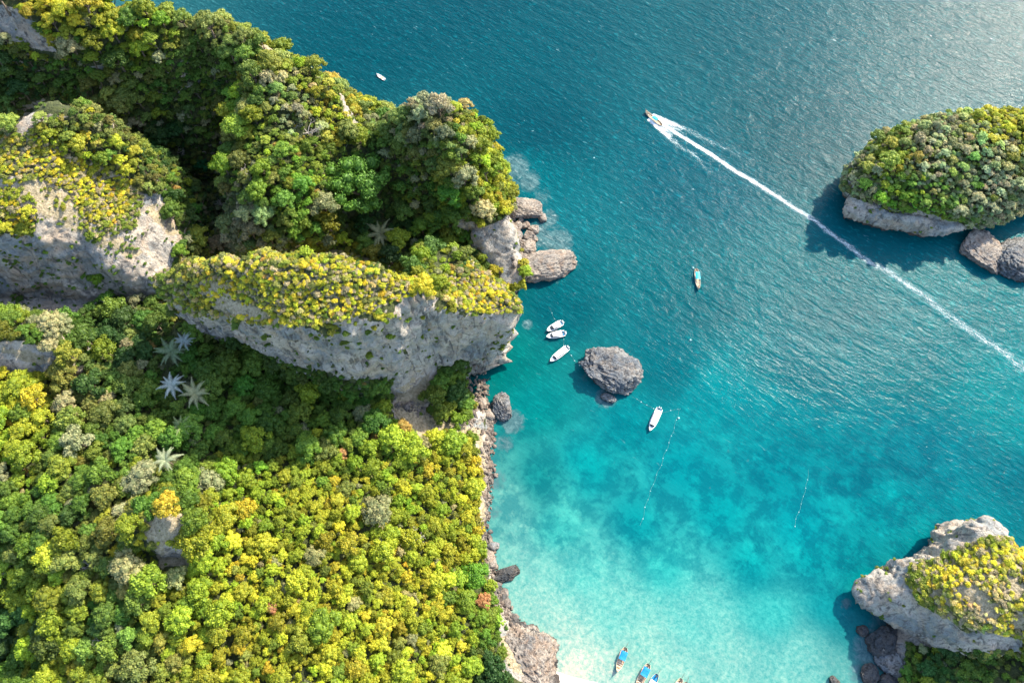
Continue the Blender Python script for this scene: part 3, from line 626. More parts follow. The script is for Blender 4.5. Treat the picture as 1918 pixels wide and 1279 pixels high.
def tint_at(px, py, r):
    n = len(px); px = px + 24 * r.normal(size=n); py = py + 24 * r.normal(size=n)
    num = np.zeros((n, 3)); den = np.zeros(n)
    for i in range(len(CC)):
        w = 1 / (((px - CXY[i, 0]) ** 2 + (py - CXY[i, 1]) ** 2 + 300) ** 2); num += w[:, None] * CRGB[i]; den += w
    c = num / den[:, None] * 1.08
    c = np.where((px > 1500)[:, None], c * 1.3, c); c *= np.exp(0.22 * r.normal(size=(n, 1))); c[:, 0] *= np.exp(0.12 * r.normal(size=n) - 0.03); c[:, 1] *= np.exp(0.07 * r.normal(size=n))
    u = r.random(n)
    for lo, hi, k in ((0, .035, 'grey'), (.035, .05, 'tan'), (.05, .053, 'orange'), (.057, .11, 'green'), (.11, .15, 'ygreen'), (.15, .17, 'bright'), (.17, .20, 'olive'), (.20, .215, 'dgreen')):
        m = (u >= lo) & (u < hi); c[m] = c[m] * 0.25 + 0.75 * np.array(COL[k]) * np.exp(0.15 * r.normal(size=(m.sum(), 1)))
    return np.clip(c, 0.004, 0.6)
def hgrad(feats, x, y, warp, seed):
    e = 1.5; h = height(feats, x, y, warp, seed)
    gx = (height(feats, x + e, y, warp, seed) - height(feats, x - e, y, warp, seed)) / (2 * e); gy = (height(feats, x, y + e, warp, seed) - height(feats, x, y - e, warp, seed)) / (2 * e)
    return h, np.hypot(gx, gy)
LANDS = [(FEATS, (-330, 40, -60, 400), 2.0, 3), (ISL, (130, 360, 180, 360), 1.6, 5), (LRR, (130, 360, -60, 80), 1.6, 8)]
def candidates(sp, r, land_ids=(0, 1, 2)):
    out = []
    for k in land_ids:
        f, (x0, x1, y0, y1), wp, sd = LANDS[k]
        xs, ys = np.meshgrid(np.arange(x0, x1, sp), np.arange(y0, y1, sp * 0.87)); xs = xs + (np.arange(xs.shape[0]) % 2)[:, None] * sp / 2
        x = xs.ravel() + r.uniform(-.42, .42, xs.size) * sp; y = ys.ravel() + r.uniform(-.42, .42, xs.size) * sp
        h, g = hgrad(f, x, y, wp, sd); m = h > 1.5; out.append(np.stack([x[m], y[m], h[m], g[m]], 1))
    return np.vstack(out)
def in_frame(px, py, mg=90): return (px > -mg) & (px < 1918 + mg) & (py > -mg) & (py < 1279 + mg)

print('plants')
r_ = np.random.default_rng(5)
def surface_points(me, n, r):
    nf = len(me.polygons); ar = np.empty(nf, np.float32); me.polygons.foreach_get('area', ar); nn = np.empty(nf * 3, np.float32); me.polygons.foreach_get('normal', nn); nn = nn.reshape(-1, 3)
    V = np.empty(len(me.vertices) * 3, np.float32); me.vertices.foreach_get('co', V); V = V.reshape(-1, 3).astype(float); F = np.empty(len(me.loops), np.int32); me.loops.foreach_get('vertex_index', F); F = F.reshape(-1, 4)
    k = r.choice(nf, n, p=(ar / ar.sum()).astype(float) / float((ar / ar.sum()).astype(float).sum())); u = r.random((n, 1)); v = r.random((n, 1)); q = V[F[k]]
    return (q[:, 0] * (1 - u) + q[:, 1] * u) * (1 - v) + (q[:, 3] * (1 - u) + q[:, 2] * u) * v, nn[k].astype(float)
# trees: darts thrown on the land surface, big crowns first
T = []
for me, nc in ((main_me, 110000), (isl_me, 9000), (lrr_me, 9000)):
    p, nn = surface_points(me, nc, r_); a_, b_, rk, ta, sh = px_fields(p)
    face_ = (region([(285, 590), (600, 600), (745, 560), (990, 560), (1010, 600), (1010, 700), (915, 700), (740, 800), (640, 720), (330, 640)], a_, b_) < 0) & (p[:, 2] > np.where(a_ > 870, 1, np.where(a_ > 730, 20, 27)))
    m = in_frame(a_, b_, 330) & (rk > 1) & (sh > 1) & (nn[:, 2] > 0.22) & (p[:, 2] > 2.6) & ~face_ & (np.hypot(a_ - 318, (b_ - 1018)) > 52) & ~((p[:, 0] > 100) & (p[:, 1] < 110) & (p[:, 2] > 9)) & ~((region([(0, 170), (0, 250), (60, 190), (150, 190), (250, 235), (330, 320), (340, 430), (410, 475), (432, 250), (350, 190), (180, 170)], a_, b_) < 0) & (p[:, 2] < 22)); p, nn, a_, b_ = p[m], nn[m], a_[m], b_[m]
    R_s = 1
    small = ((a_ > 400) & (b_ > 850)) | ((a_ < 1000) & (b_ < 500) & (n2(p[:, 0], p[:, 1], 30, 2, 8) > 0.1)) | (a_ > 1500)
    R = np.where(small, 1.5, 2.25) * np.exp(0.42 * r_.normal(size=len(p))); R = np.clip(R * np.where(a_ > 1500, .74, 1), 1.1, 6.2)
    o_ = np.argsort(-R * np.exp(0.25 * r_.normal(size=len(p)))); grid = {}
    for i in o_:
        x, y, z = p[i]; Ri = R[i]; gx, gy, gz = int(x // 5), int(y // 5), int(z // 5); good = True
        for ix in (gx - 1, gx, gx + 1):
            for iy in (gy - 1, gy, gy + 1):
                for iz in (gz - 1, gz, gz + 1):
                    for (X_, Y_, Z_, R_) in grid.get((ix, iy, iz), ()):
                        if (x - X_) ** 2 + (y - Y_) ** 2 + (z - Z_) ** 2 < (0.60 * (Ri + R_)) ** 2: good = False; break
                    if not good: break
                if not good: break
            if not good: break
        if good:
            grid.setdefault((gx, gy, gz), []).append((x, y, z, Ri)); T.append((x + nn[i][0] * .8, y + nn[i][1] * .8, z, Ri))
T = np.array(T)
hgt = (0.7 + 0.35 * r_.random(len(T))) * T[:, 3] + 0.5; T = np.column_stack([T, hgt])
cen = T[:, :3] + np.array([0, 0, 1]) * hgt[:, None]
px, py, zc = proj(cen); tint = tint_at(px, py, r_)
# specials keep their own space
SPECIAL = [(672, 345, 75), (383, 307, 24), (320, 660, 30), (322, 722, 30), (365, 738, 30), (712, 438, 30), (310, 862, 30), (335, 800, 14), (575, 240, 24), (430, 385, 26), (440, 345, 16), (825, 490, 30), (1700, 200, 0), (740, 840, 0), (585, 200, 0), (888, 1078, 28), (925, 1255, 24)]
keep = np.ones(len(T), bool)
for a, b, rr in SPECIAL: keep &= np.hypot(px - a, py - b) > rr
T, tint, cen, px, py, zc = T[keep], tint[keep], cen[keep], px[keep], py[keep], zc[keep]
# is the crown hidden from the camera by land?
def visible(cen):
    vis = np.ones(len(cen), bool); d = np.array([0, 0, CAM_H]) - cen
    for t in np.linspace(0.03, 0.32, 16):
        q = cen + d * t; hh = np.full(len(q), -20.0)
        for f, (x0, x1, y0, y1), wp, sd in LANDS:
            for ft in f: hh = np.maximum(hh, ft.h(q[:, 0], q[:, 1]))
        vis &= hh < q[:, 2] + 2
    return vis
vis = visible(cen) & in_frame(px, py, -8)
score = np.where(vis, T[:, 3] / zc, 0); order = np.argsort(-score)
NI = 288; ind = order[:NI]; rest = order[NI:]

# labels for single trees
LM = [(640, 640, 'the long grey cliff face'), (318, 985, 'the small pale rock knoll'), (335, 735, 'the pair of silvery palms'), (320, 660, 'the dark palm below the cliff end'), (310, 862, 'the lone palm in the forest'),
      (80, 680, 'the low pale rock shelf at the left edge'), (150, 500, 'the grey rock slab on the left'), (90, 210, 'the grey crag on the left peak'), (672, 345, 'the big bright green tree'), (820, 270, 'the dome of the headland'),
      (500, 300, 'the ridge hill above the gorge'), (300, 60, 'the top left ridge'), (900, 900, 'the narrow rocky shore'), (990, 1220, 'the pale rock slab by the beach'), (820, 760, 'the pale scree below the cliff'),
      (20, 1200, 'the lower left corner'), (500, 1279, 'the bottom edge of the forest'), (550, 1000, 'the bright green thicket'), (1750, 300, 'the right island'), (1850, 1100, 'the lower right rock'), (895, 1080, 'the dark jagged shore rock'), (250, 1150, 'the lower left forest hollow'), (700, 1150, 'the lower middle forest'), (450, 870, 'the middle of the forest'), (100, 850, 'the left edge forest')]
CN = [('golden yellow', 'yellow'), ('yellow-green', 'ygreen'), ('mid green', 'green'), ('dark green', 'dgreen'), ('olive', 'olive'), ('bright green', 'bright'), ('greyish', 'grey'), ('straw-coloured', 'tan'), ('rusty orange', 'orange')]
def cname(c):
    c = np.array(c); best = None
    for n, k in CN:
        q = np.array(COL[k]); d = np.sum((np.log(c + .02) - np.log(q + .02)) ** 2)
        if best is None or d < best[0]: best = (d, n)
    return best[1]
def describe(px, py, col, R, noun='tree'):
    size = 'large' if R > 4.6 else ('medium' if R > 3.3 else 'small')
    d, lx, ly, nm = min((math.hypot(px - a, py - b), a, b, n) for a, b, n in LM)
    a = math.degrees(math.atan2(ly - py, px - lx)) % 360
    di = ['right of', 'above and right of', 'above', 'above and left of', 'left of', 'below and left of', 'below', 'below and right of'][int((a + 22.5) // 45) % 8]
    far = 'just ' if d < 70 else ('' if d < 140 else 'well ')
    return '%s %s %s %s%s %s' % (size, cname(col), noun, far, di, nm)
lab = [describe(px[i], py[i], tint[i], T[i, 3]) for i in ind]
from collections import defaultdict
byl = defaultdict(list)
for k, l in enumerate(lab): byl[l].append(k)
ORD = ['leftmost', 'second from left', 'third from left', 'fourth from left', 'fifth from left', 'sixth from left', 'seventh from left', 'eighth from left', 'ninth from left', 'tenth from left']
for l, ks in byl.items():
    if len(ks) > 1:
        ks.sort(key=lambda k: px[ind[k]])
        for j, k in enumerate(ks):
            o_ = 'rightmost' if j == len(ks) - 1 else ORD[min(j, 9)]
            lab[k] = '%s %s' % (o_, l)
    for k in ks:
        w = lab[k].split()
        if len(w) > 16: lab[k] = ' '.join(w[:16])
def make_tree(vid, R, h, tint, loc, rz, label, group, name='broadleaf_tree', sx=1.0, crown=None):
    t = bpy.data.objects.new(name, None); C.objects.link(t); t.location = loc; t.rotation_euler = (0, 0, rz); t.empty_display_size = 0.5
    tag(t, label, 'tree', group)
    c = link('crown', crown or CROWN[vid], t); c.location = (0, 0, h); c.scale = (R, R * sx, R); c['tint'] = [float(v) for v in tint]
    k = link('trunk', TRUNK[vid], t); k.location = (0, 0, h); k.scale = (R, R, R)
    return t
for n, i in enumerate(ind):
    vid = int(r_.integers(0, 8))
    make_tree(vid, float(T[i, 3]), float(T[i, 4]), tint[i], tuple(T[i, :3]), float(r_.uniform(0, 6.28)), lab[n], 'rainforest trees seen from above', sx=float(r_.uniform(0.85, 1.15)))

# ---- instanced masses (forest beyond the nearest trees, scrub on the cliffs)
def gn_group():
    ng = bpy.data.node_groups.new('scatter_foliage', 'GeometryNodeTree')
    ng.interface.new_socket('Geometry', in_out='INPUT', socket_type='NodeSocketGeometry'); ng.interface.new_socket('Geometry', in_out='OUTPUT', socket_type='NodeSocketGeometry')
    N, L = ng.nodes, ng.links
    gi, go = N.new('NodeGroupInput'), N.new('NodeGroupOutput'); ip = N.new('GeometryNodeInstanceOnPoints'); ci = N.new('GeometryNodeCollectionInfo')
    ci.inputs['Collection'].default_value = src; ci.inputs['Separate Children'].default_value = True; ci.inputs['Reset Children'].default_value = True
    ip.inputs['Pick Instance'].default_value = True
    def at(n, t):
        a = N.new('GeometryNodeInputNamedAttribute'); a.data_type = t; a.inputs[0].default_value = n; return a.outputs[0]
    L.new(gi.outputs[0], ip.inputs['Points']); L.new(ci.outputs[0], ip.inputs['Instance']); L.new(at('vid', 'INT'), ip.inputs['Instance Index'])
    e2r = N.new('FunctionNodeEulerToRotation'); L.new(at('rot', 'FLOAT_VECTOR'), e2r.inputs[0]); L.new(e2r.outputs[0], ip.inputs['Rotation'])
    L.new(at('siz', 'FLOAT_VECTOR'), ip.inputs['Scale']); L.new(ip.outputs[0], go.inputs[0])
    return ng
GN = gn_group()
def mass(name, pos, siz, vid, tint, label, cat):
    me = bpy.data.meshes.new(name); n = len(pos); me.vertices.add(n); me.vertices.foreach_set('co', np.asarray(pos, np.float32).ravel())
    rot = np.zeros((n, 3)); rot[:, 2] = r_.uniform(0, 6.28, n); rot[:, 0] = r_.normal(0, .12, n); rot[:, 1] = r_.normal(0, .12, n)
    a = me.attributes.new('rot', 'FLOAT_VECTOR', 'POINT'); a.data.foreach_set('vector', rot.astype(np.float32).ravel())
    a = me.attributes.new('siz', 'FLOAT_VECTOR', 'POINT'); a.data.foreach_set('vector', np.asarray(siz, np.float32).ravel())
    a = me.attributes.new('vid', 'INT', 'POINT'); a.data.foreach_set('value', np.asarray(vid, np.int32))
    a = me.attributes.new('tint', 'FLOAT_COLOR', 'POINT'); a.data.foreach_set('color', np.hstack([tint, np.ones((n, 1))]).astype(np.float32).ravel())
    me.update(); o = link(name, me); md = o.modifiers.new('scatter', 'NODES'); md.node_group = GN
    tag(o, label, cat, kind='stuff'); print(name, n); return o
n = len(rest); s3 = T[rest, 3][:, None] * r_.uniform(0.85, 1.15, (n, 3))
mass('forest', cen[rest], s3, r_.integers(0, 8, n), tint[rest], 'dense green and yellow forest canopy covering the hills and islands', 'forest')

# scrub: low yellow bushes on the cliff tops, understorey between the trees, tufts on ledges and creepers on the gorge sides
def scrub():
    PP, TT, RR = [], [], []
    for me, nc in ((main_me, 230000), (isl_me, 26000), (lrr_me, 46000)):
        p, nn = surface_points(me, nc, r_); a, b, rk, ta, sh = px_fields(p); m = in_frame(a, b, 200) & (p[:, 2] > 3) & (nn[:, 2] > -0.15) & ((sh < 3) | (r_.random(len(p)) < .55))
        p, nn, a, b, rk, ta, sh = p[m], nn[m], a[m], b[m], rk[m], ta[m], sh[m]
        nz = fbm(p / 7.0, 3, 93); top = (sh < 0) & (nn[:, 2] > .25)
        face = (region([(290, 560), (990, 545), (1000, 600), (910, 720), (640, 705), (330, 620)], a, b) < 0) & ~top & (nn[:, 2] < .7)
        rocky = (rk < 0) | face
        d = np.where(top, 1.15 + 0.9 * nz, np.where(rocky, 0.014 + 1.3 * np.clip(nz - 0.26, 0, 1), np.where(nn[:, 2] < .45, 0.75 + .5 * nz, 0.42)))
        d = np.where(region(ROCK[0], a, b) < 0, np.maximum(d, 0.05 + 1.9 * np.clip(nz - .05, 0, 1)), d)
        d = np.where(ta < 0, np.minimum(d, np.where(top, 0.6 + 1.6 * nz, 0.08 + 0.9 * np.maximum(nz, 0))), d)
        k = r_.random(len(p)) < d * 0.72; n = int(k.sum())
        R = np.where(top[k], r_.uniform(.5, 1.3, n), np.where(rocky[k], r_.uniform(.35, 1.1, n), r_.uniform(.7, 1.8, n))); R *= np.where(r_.random(n) < .06, 1.5, 1)
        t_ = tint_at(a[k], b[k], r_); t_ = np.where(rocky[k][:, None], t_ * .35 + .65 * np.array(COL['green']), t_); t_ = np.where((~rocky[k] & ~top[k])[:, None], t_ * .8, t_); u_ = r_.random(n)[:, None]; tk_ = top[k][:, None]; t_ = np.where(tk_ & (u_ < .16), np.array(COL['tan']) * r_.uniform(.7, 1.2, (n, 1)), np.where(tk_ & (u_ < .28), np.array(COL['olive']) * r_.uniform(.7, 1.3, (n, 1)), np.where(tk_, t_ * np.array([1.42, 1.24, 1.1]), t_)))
        PP.append(p[k] + nn[k] * (R * .12)[:, None]); TT.append(t_); RR.append(R)
    p, t_, R = np.vstack(PP), np.vstack(TT), np.concatenate(RR); n = len(p)
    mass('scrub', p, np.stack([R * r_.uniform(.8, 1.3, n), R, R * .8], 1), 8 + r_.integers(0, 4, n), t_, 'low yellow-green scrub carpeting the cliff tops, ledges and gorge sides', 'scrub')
scrub()

# ------------------------------------------------------------------ particular trees
def ground(px, py, feats=FEATS, wp=2.0, sd=3, lift=0):
    z = 30.0
    for _ in range(40):
        x, y, _z = P(px, py, z + lift); h = float(height(feats, np.array([x]), np.array([y]), wp, sd)[0]); z += 0.35 * (h - z)
    x, y, _z = P(px, py, z + lift); return x, y, z
rb = np.random.default_rng(11)
BIG = crown_mesh('crown', crown_arrays(rb, 44, 120, 0.032, 0.34, (0.12, 0.20), 0.82))
x, y, z = ground(672, 345, lift=8)
make_tree(1, 18.5, 9.0, (0.10, 0.22, 0.028), (x, y, z), 0.4, 'big spreading bright green tree with many rounded clumps in the headland hollow', None, crown=BIG, name='broadleaf_tree')
x, y, z = ground(383, 307, lift=6); make_tree(3, 5.2, 6, COL['emerald'], (x, y, z), 0, 'round emerald green tree alone in the dark gorge', None)
x, y, z = ground(888, 1078, lift=4); make_tree(4, 6.0, 5, (0.12, 0.27, 0.02), (x, y, z), 0, 'dense bright green tree on the shore above the black rocks', None)
x, y, z = ground(925, 1255, lift=4); make_tree(2, 5.5, 4, (0.035, 0.09, 0.02), (x, y, z), 0, 'dark green tree beside the pale rock slab at the bottom', None)
x, y, z = ground(135, 250, lift=4); make_tree(5, 3.6, 3, (0.16, 0.36, 0.02), (x, y, z), 0, 'small bright lime tree beside the grey crag on the left peak', None)
x, y, z = ground(905, 1125, lift=3); make_tree(0, 3.4, 3, (0.48, 0.24, 0.10), (x, y, z), 0, 'rusty pink tree at the shore below the dense green tree', None)
x, y, z = ground(508, 1135, lift=3); make_tree(0, 2.6, 3, (0.52, 0.25, 0.12), (x, y, z), 0, 'small salmon pink tree in the lower forest', None)
x, y, z = ground(640, 850, lift=3); make_tree(3, 2.6, 3, (0.46, 0.26, 0.10), (x, y, z), 0, 'small orange-brown tree at the edge of the cliff shadow', None)
x, y, z = ground(822, 492, FEATS, lift=3); make_tree(6, 7.0, 3, (0.22, 0.27, 0.02), (x, y, z), 0, 'round yellow-green tree on the top of the right cliff block', None)
x, y, z = ground(182, 520, lift=3); make_tree(6, 3.6, 3, (0.17, 0.28, 0.02), (x, y, z), 0, 'bright green tree clinging to the grey slab on the left', None)

def palm_crown(r, n, length, droop):
    V, F, L = [], [], []; nb = 0
    for k in range(n):
        a = k * 2.39996 + r.uniform(-.2, .2); el = r.uniform(0.15, 0.9) if k > 3 else r.uniform(.7, 1.2); ln = length * r.uniform(.8, 1.1)
        pts = []; p = Vector((0, 0, 0)); e = el
        for s in range(11):
            pts.append(p.copy()); d = Vector((math.cos(a) * math.cos(e), math.sin(a) * math.cos(e), math.sin(e))); p = p + d * (ln / 10); e -= droop * r.uniform(.08, .16)
        for s in range(1, 11):
            d = (pts[s] - pts[s - 1]).normalized(); side = d.cross(Vector((0, 0, 1))).normalized(); up = side.cross(d)
            for sg in (-1, 1):
                for h in (0, .5):
                    q = pts[s - 1].lerp(pts[s], h); tt = (s + h) / 11; ll = ln * 0.13 * math.sin(min(1, .25 + tt * .9) * math.pi * .95) + .15
                    tip = q + side * sg * ll + d * ll * 0.55 - up * ll * .25; w = d * ln * 0.030
                    V += [q - w * .6, q + w * .6, tip + w * .1, tip - w * .1]; F += [(nb, nb + 1, nb + 2), (nb, nb + 2, nb + 3)]; L += [r.uniform(.3, .8)] * 4; nb += 4
    return np.array([tuple(v) for v in V]), np.array(F), np.array(L)
def palm(px, py, lift, length, tint, label):
    x, y, z = ground(px, py, lift=lift); t = bpy.data.objects.new('palm_tree', None); C.objects.link(t); t.location = (x, y, z); t.empty_display_size = .5
    tag(t, label, 'palm', 'palms standing in the forest')
    c = link('fronds', crown_mesh('fronds', palm_crown(rb, 12, length * 1.15, 1.1)), t); c.location = (0, 0, lift); c['tint'] = list(tint)
    m = MB(); m.tube([(0.3, 0, -1), (0.1, 0, lift * .5), (0, 0, lift)], [.32, .24, .2], 8); link('trunk', m.mesh('trunk', [M_BARK], True), t)
palm(320, 660, 10, 7.0, (.20, .27, .14), 'dark green palm with spread fronds below the left end of the cliff')
palm(345, 640, 10, 4.5, (.40, .46, .42), 'silver-blue palm touching the dark palm below the cliff')
palm(322, 722, 10, 5.5, (.50, .56, .50), 'silvery white palm, left one of the pair in mid forest')
palm(366, 738, 10, 6.5, (.42, .42, .22), 'tan-green feathery palm, right one of the pair in mid forest')
palm(340, 800, 9, 4.5, (.24, .30, .12), 'pale green palm between the palm pair and the lone palm below')
palm(310, 862, 9, 5.8, (.38, .44, .26), 'pale grey-green palm lowest of the forest palms')
palm(712, 438, 9, 7.5, (.25, .27, .14), 'olive palm in the dark hollow behind the fin cliff')
palm(790, 470, 7, 4.2, (.20, .25, .10), 'small palm beside the round tree on the right cliff block')

def bare_tree(px, py, lift, size, label, seed, mat=M_BARE):
    rr = random.Random(seed); x, y, z = ground(px, py, lift=lift * .6); t = bpy.data.objects.new('bare_tree', None); C.objects.link(t); t.location = (x, y, z); t.empty_display_size = .5
    tag(t, label, 'dead tree', 'leafless trees')
    m = MB(); b = MB(); h0 = lift * .35
    m.tube([(0, 0, -1), (.1, .1, h0 * .5), (0, 0, h0)], [.32, .26, .22], 6)
    def grow(p, d, L, rad, dep):
        pts = [p]; q = p.copy(); dd = d.copy()
        for _ in range(3):
            dd = (dd + Vector([rr.uniform(-.3, .3) for _ in range(3)])).normalized(); q = q + dd * L / 3; pts.append(q.copy())
        b.tube(pts, [rad, rad * .85, rad * .7, rad * .5], 4)
        if dep > 0:
            for _ in range(3):
                nd = (dd + Vector((rr.uniform(-1, 1), rr.uniform(-1, 1), rr.uniform(-.3, .6)))).normalized(); grow(q, nd, L * rr.uniform(.55, .8), rad * .55, dep - 1)
    for k in range(5):
        a = k * 1.257 + rr.uniform(-.3, .3); grow(Vector((0, 0, h0)), Vector((math.cos(a), math.sin(a), rr.uniform(.3, .9))).normalized(), size * .42, .17, 3)
    link('trunk', m.mesh('trunk', [mat], True), t); link('branches', b.mesh('branches', [mat]), t)
for k, (a, b, l, s, lb) in enumerate([
    (575, 245, 6, 8.5, 'wide bleached leafless tree in the middle of the ridge hill'), (432, 385, 6, 8, 'white leafless tree on the edge of the gorge beside the ridge hill'), (425, 305, 5, 5, 'small pale leafless tree at the gorge rim above the white one'),
    (470, 322, 5, 5, 'grey leafless tree among yellow crowns on the ridge hill'), (430, 415, 5, 6, 'lowest white leafless tree at the corner of the gorge'), (340, 270, 7, 6, 'grey leafless tree deep in the dark gorge'), (170, 195, 7, 6, 'faint leafless tree in the shade under the top left ridge'),
    (345, 160, 0.1 + 5, 5, 'leafless tree on the shaded side of the top left ridge'), (165, 1058, 5, 3.5, 'small white leafless tree left of the rock knoll'), (110, 1008, 5, 4, 'pale leafless tree in the left forest above the small white one'),
    (770, 1010, 5, 5.5, 'bleached leafless tree in the right part of the forest'), (710, 985, 4, 3.5, 'thin pale leafless tree left of the bleached one in the right forest'), (195, 1195, 4, 5, 'pinkish-white leafless tree in the lower left forest'),
    (10, 1060, 5, 5, 'silver leafless tree on the left edge of the photo'), (565, 908, 4, 3, 'small leafless tree at the upper edge of the yellow forest'), (800, 475, 5, 5, 'grey leafless tree by the right cliff block'), (20, 610, 4, 5, 'leafless tree behind the low rock shelf'), (1805, 345, 5, 5, None)]):
    if lb: bare_tree(a, b, l, s, lb, 100 + k)

# ------------------------------------------------------------------ rocks
IV5, IF5 = ico(6); IV4, IF4 = ico(5); IV3, IF3 = ico(4)
def rock_mesh(name, dims, seed, mat, det=1, amp=0.28, flat=0.0):
    V, F = ((IV5, IF5) if det == 2 else (IV4, IF4) if det == 1 else (IV3, IF3)); V = V.copy(); s = seed * 13.7
    r = 1 + amp * fbm(V * 1.3 + s, 3, seed) + amp * .55 * fbm(V * 3.2 + s, 4, seed + 3, True) + amp * .22 * fbm(V * 9 + s, 3, seed + 6, True)
    # flat broken faces: clip the ball by a few random planes
    rq = np.random.default_rng(seed + 500)
    for _ in range(9):
        pl = rq.normal(size=3); pl /= np.linalg.norm(pl); lim = rq.uniform(.62, .9); dd = V @ pl; V = V - np.outer(np.maximum(dd - lim, 0) * .9, pl)
    p = np.sign(V) * np.abs(V) ** 0.9 * r[:, None] * 1.05
    if det == 2:
        p += V * (0.11 * fbm(V * np.array([4, 9, 16]) + s, 4, seed + 11, True) + 0.06 * fbm(V * 26 + s, 2, seed + 13, True))[:, None]
    p = p * np.array(dims) / 2
    return mesh_np(name, p, F, [mat])
def rock(px, py, w, d, h, rz, label, mat, name='boulder', seed=1, det=1, amp=.28, sink=.3, group=None, tilt=0):
    """w, d in photo pixels of the 1918 px picture; h in metres"""
    x, y, _ = P(px, py, h * 0.3); k = FPX / math.hypot(math.hypot(x, y), CAM_H) * 1.0
    o = link(name, rock_mesh(name, (w / k * .86, d / k * .95, h), seed, mat, det, amp)); o.location = (x, y, h * (.5 - sink)); o.rotation_euler = (0, tilt, rz)
    return tag(o, label, 'rock', group)
rock(1140, 690, 110, 76, 8.5, -.38, 'large dark grey jagged karst rock standing alone in the bay', M_ROCKG, 'sea_stack', 3, 2, .34, .2)
rock(1139, 745, 27, 15, 2.2, -.5, 'low grey rock awash just below the large karst rock', M_ROCKG, 'boulder', 5, 1, .35, .2)
rock(1024, 496, 122, 54, 7.5, .22, 'largest pale boulder, long slab at the tip of the cove rocks', M_ROCKW, 'boulder', 8, 2, .2, .25)
rock(978, 393, 74, 40, 6, -.1, 'broad brown boulder at the top of the cove rocks', M_ROCKW, 'boulder', 12, 2, .25, .25)
rock(1016, 408, 17, 22, 2.6, .2, 'small rounded pale boulder right of the broad brown one', M_ROCKW, 'boulder', 14, 0, .22)
rock(961, 363, 16, 15, 3, 0, 'small rounded boulder above the broad brown one', M_ROCKW, 'boulder', 15, 0, .22)
rock(964, 441, 40, 32, 5, .4, 'medium brown boulder against the cliff in the middle of the cove rocks', M_ROCKW, 'boulder', 16, 0, .25)
crn = [(955, 418, 13), (968, 424, 15), (984, 422, 12), (1000, 430, 15), (990, 441, 15), (978, 455, 12), (990, 462, 22), (972, 478, 18), (968, 497, 20), (985, 481, 14), (960, 408, 10), (975, 412, 9), (1001, 447, 9)]
for k, (a, b, w) in enumerate(crn):
    rock(a, b, w * 1.45, w * 1.3, w * .16 + 1, k, ['uppermost small brown boulder wedged at the cliff in the cove pile', 'rounded brown boulder second in the upper row of the cove pile', 'brown boulder third in the upper row of the cove pile', 'brown boulder at the seaward end of the upper row of the cove pile', 'brown boulder in the middle of the cove pile beside the medium one',
         'flat brown boulder just below the medium one in the cove pile', 'rounded brown boulder facing the open water in the lower cove pile', 'brown boulder left of centre in the lower cove pile', 'lowest boulder in the cove pile touching the long pale slab', 'small boulder just above the long pale slab',
         'tiny boulder tucked below the left side of the broad brown one', 'tiny boulder tucked below the middle of the broad brown one', 'tiny brown boulder on the seaward side of the cove pile'][k], M_ROCKW, 'boulder', 20 + k, 1, .40, .25, 'boulders piled in the cove')
rock(941, 762, 40, 46, 5.5, .3, 'squared grey boulder jutting into the water below the cliff', M_ROCKG, 'boulder', 41, 2, .2)
rock(918, 776, 20, 22, 3, .3, 'pale boulder between the squared grey one and the scree', M_ROCKW, 'boulder', 42, 0, .25)
rock(902, 752, 18, 26, 4, .3, 'upright pale rock at the foot of the scree', M_ROCKW, 'boulder', 43, 0, .25)
rock(918, 1048, 26, 34, 4, .3, 'smooth grey boulder on the shore above the black jagged rock', M_ROCKW, 'boulder', 44, 0, .18)
rock(922, 1022, 28, 18, 3, .1, 'flat grey boulder topping the smooth one on the shore', M_ROCKG, 'boulder', 45, 0, .2)
rock(950, 1073, 42, 20, 2.6, .3, 'black jagged rock pointing into the pale water', M_ROCKD, 'boulder', 46, 1, .45)
rock(938, 1120, 20, 44, 2.5, .2, 'dark wet rock ledge along the shore below the jagged rock', M_ROCKD, 'boulder', 47, 1, .4)
rock(988, 1228, 100, 82, 8, -.75, 'pale brown rock slab with dry grass beside the white beach', M_ROCKW, 'boulder', 48, 2, .30, .38)
for k, (a, b, w, d, rz, lb) in enumerate([(962, 1163, 26, 16, -.7, 'upper dark rock of the line above the slab'), (982, 1178, 30, 18, -.7, 'middle dark rock of the line above the slab'), (1003, 1193, 34, 20, -.8, 'large dark rock of the line above the slab'), (1018, 1210, 20, 16, -.8, 'dark rock at the seaward end of the line above the slab')]):
    rock(a, b, w, d, 2.8, rz, lb, M_ROCKD, 'boulder', 50 + k, 0, .4, .25, 'dark rocks lining the slab')
rock(1846, 470, 62, 74, 8, .5, 'rounded brown rock below the right island with foam on its left', M_ROCKW, 'sea_stack', 60, 2, .2, .35)
rock(1912, 484, 70, 66, 9, -.6, 'grey weathered rock cut by the right edge below the island', M_ROCKG, 'sea_stack', 61, 2, .22, .35)
for k, (a, b, w, d, h, m, lb) in enumerate([(1562, 1276, 16, 14, 2, M_ROCKD, 'lone black rock in the pale water at the bottom edge'), (1630, 1262, 34, 26, 2.5, M_ROCKD, 'black rock at the water below the lower right cliff'), (1655, 1200, 40, 50, 5, M_ROCKD, 'dark shaded rock under the lower right overhang'),
        (1672, 1238, 44, 34, 5, M_ROCKG, 'grey shaded rock below the dark one under the overhang'), (1665, 1275, 40, 26, 4, M_ROCKD, 'dark rock at the bottom edge beside the shaded trees'), (1615, 1180, 18, 16, 1.6, M_ROCKD, 'small dark rock awash left of the overhang')]):
    rock(a, b, w, d, h, k, lb, m, 'boulder', 70 + k, 1, .36, .25)
M_RUB = boulder_mat('rubble_rock', (0.06, 0.05, 0.045), (0.20, 0.16, 0.13), (0.40, 0.33, 0.27), (0.28, 0.19, 0.13), 0.15)
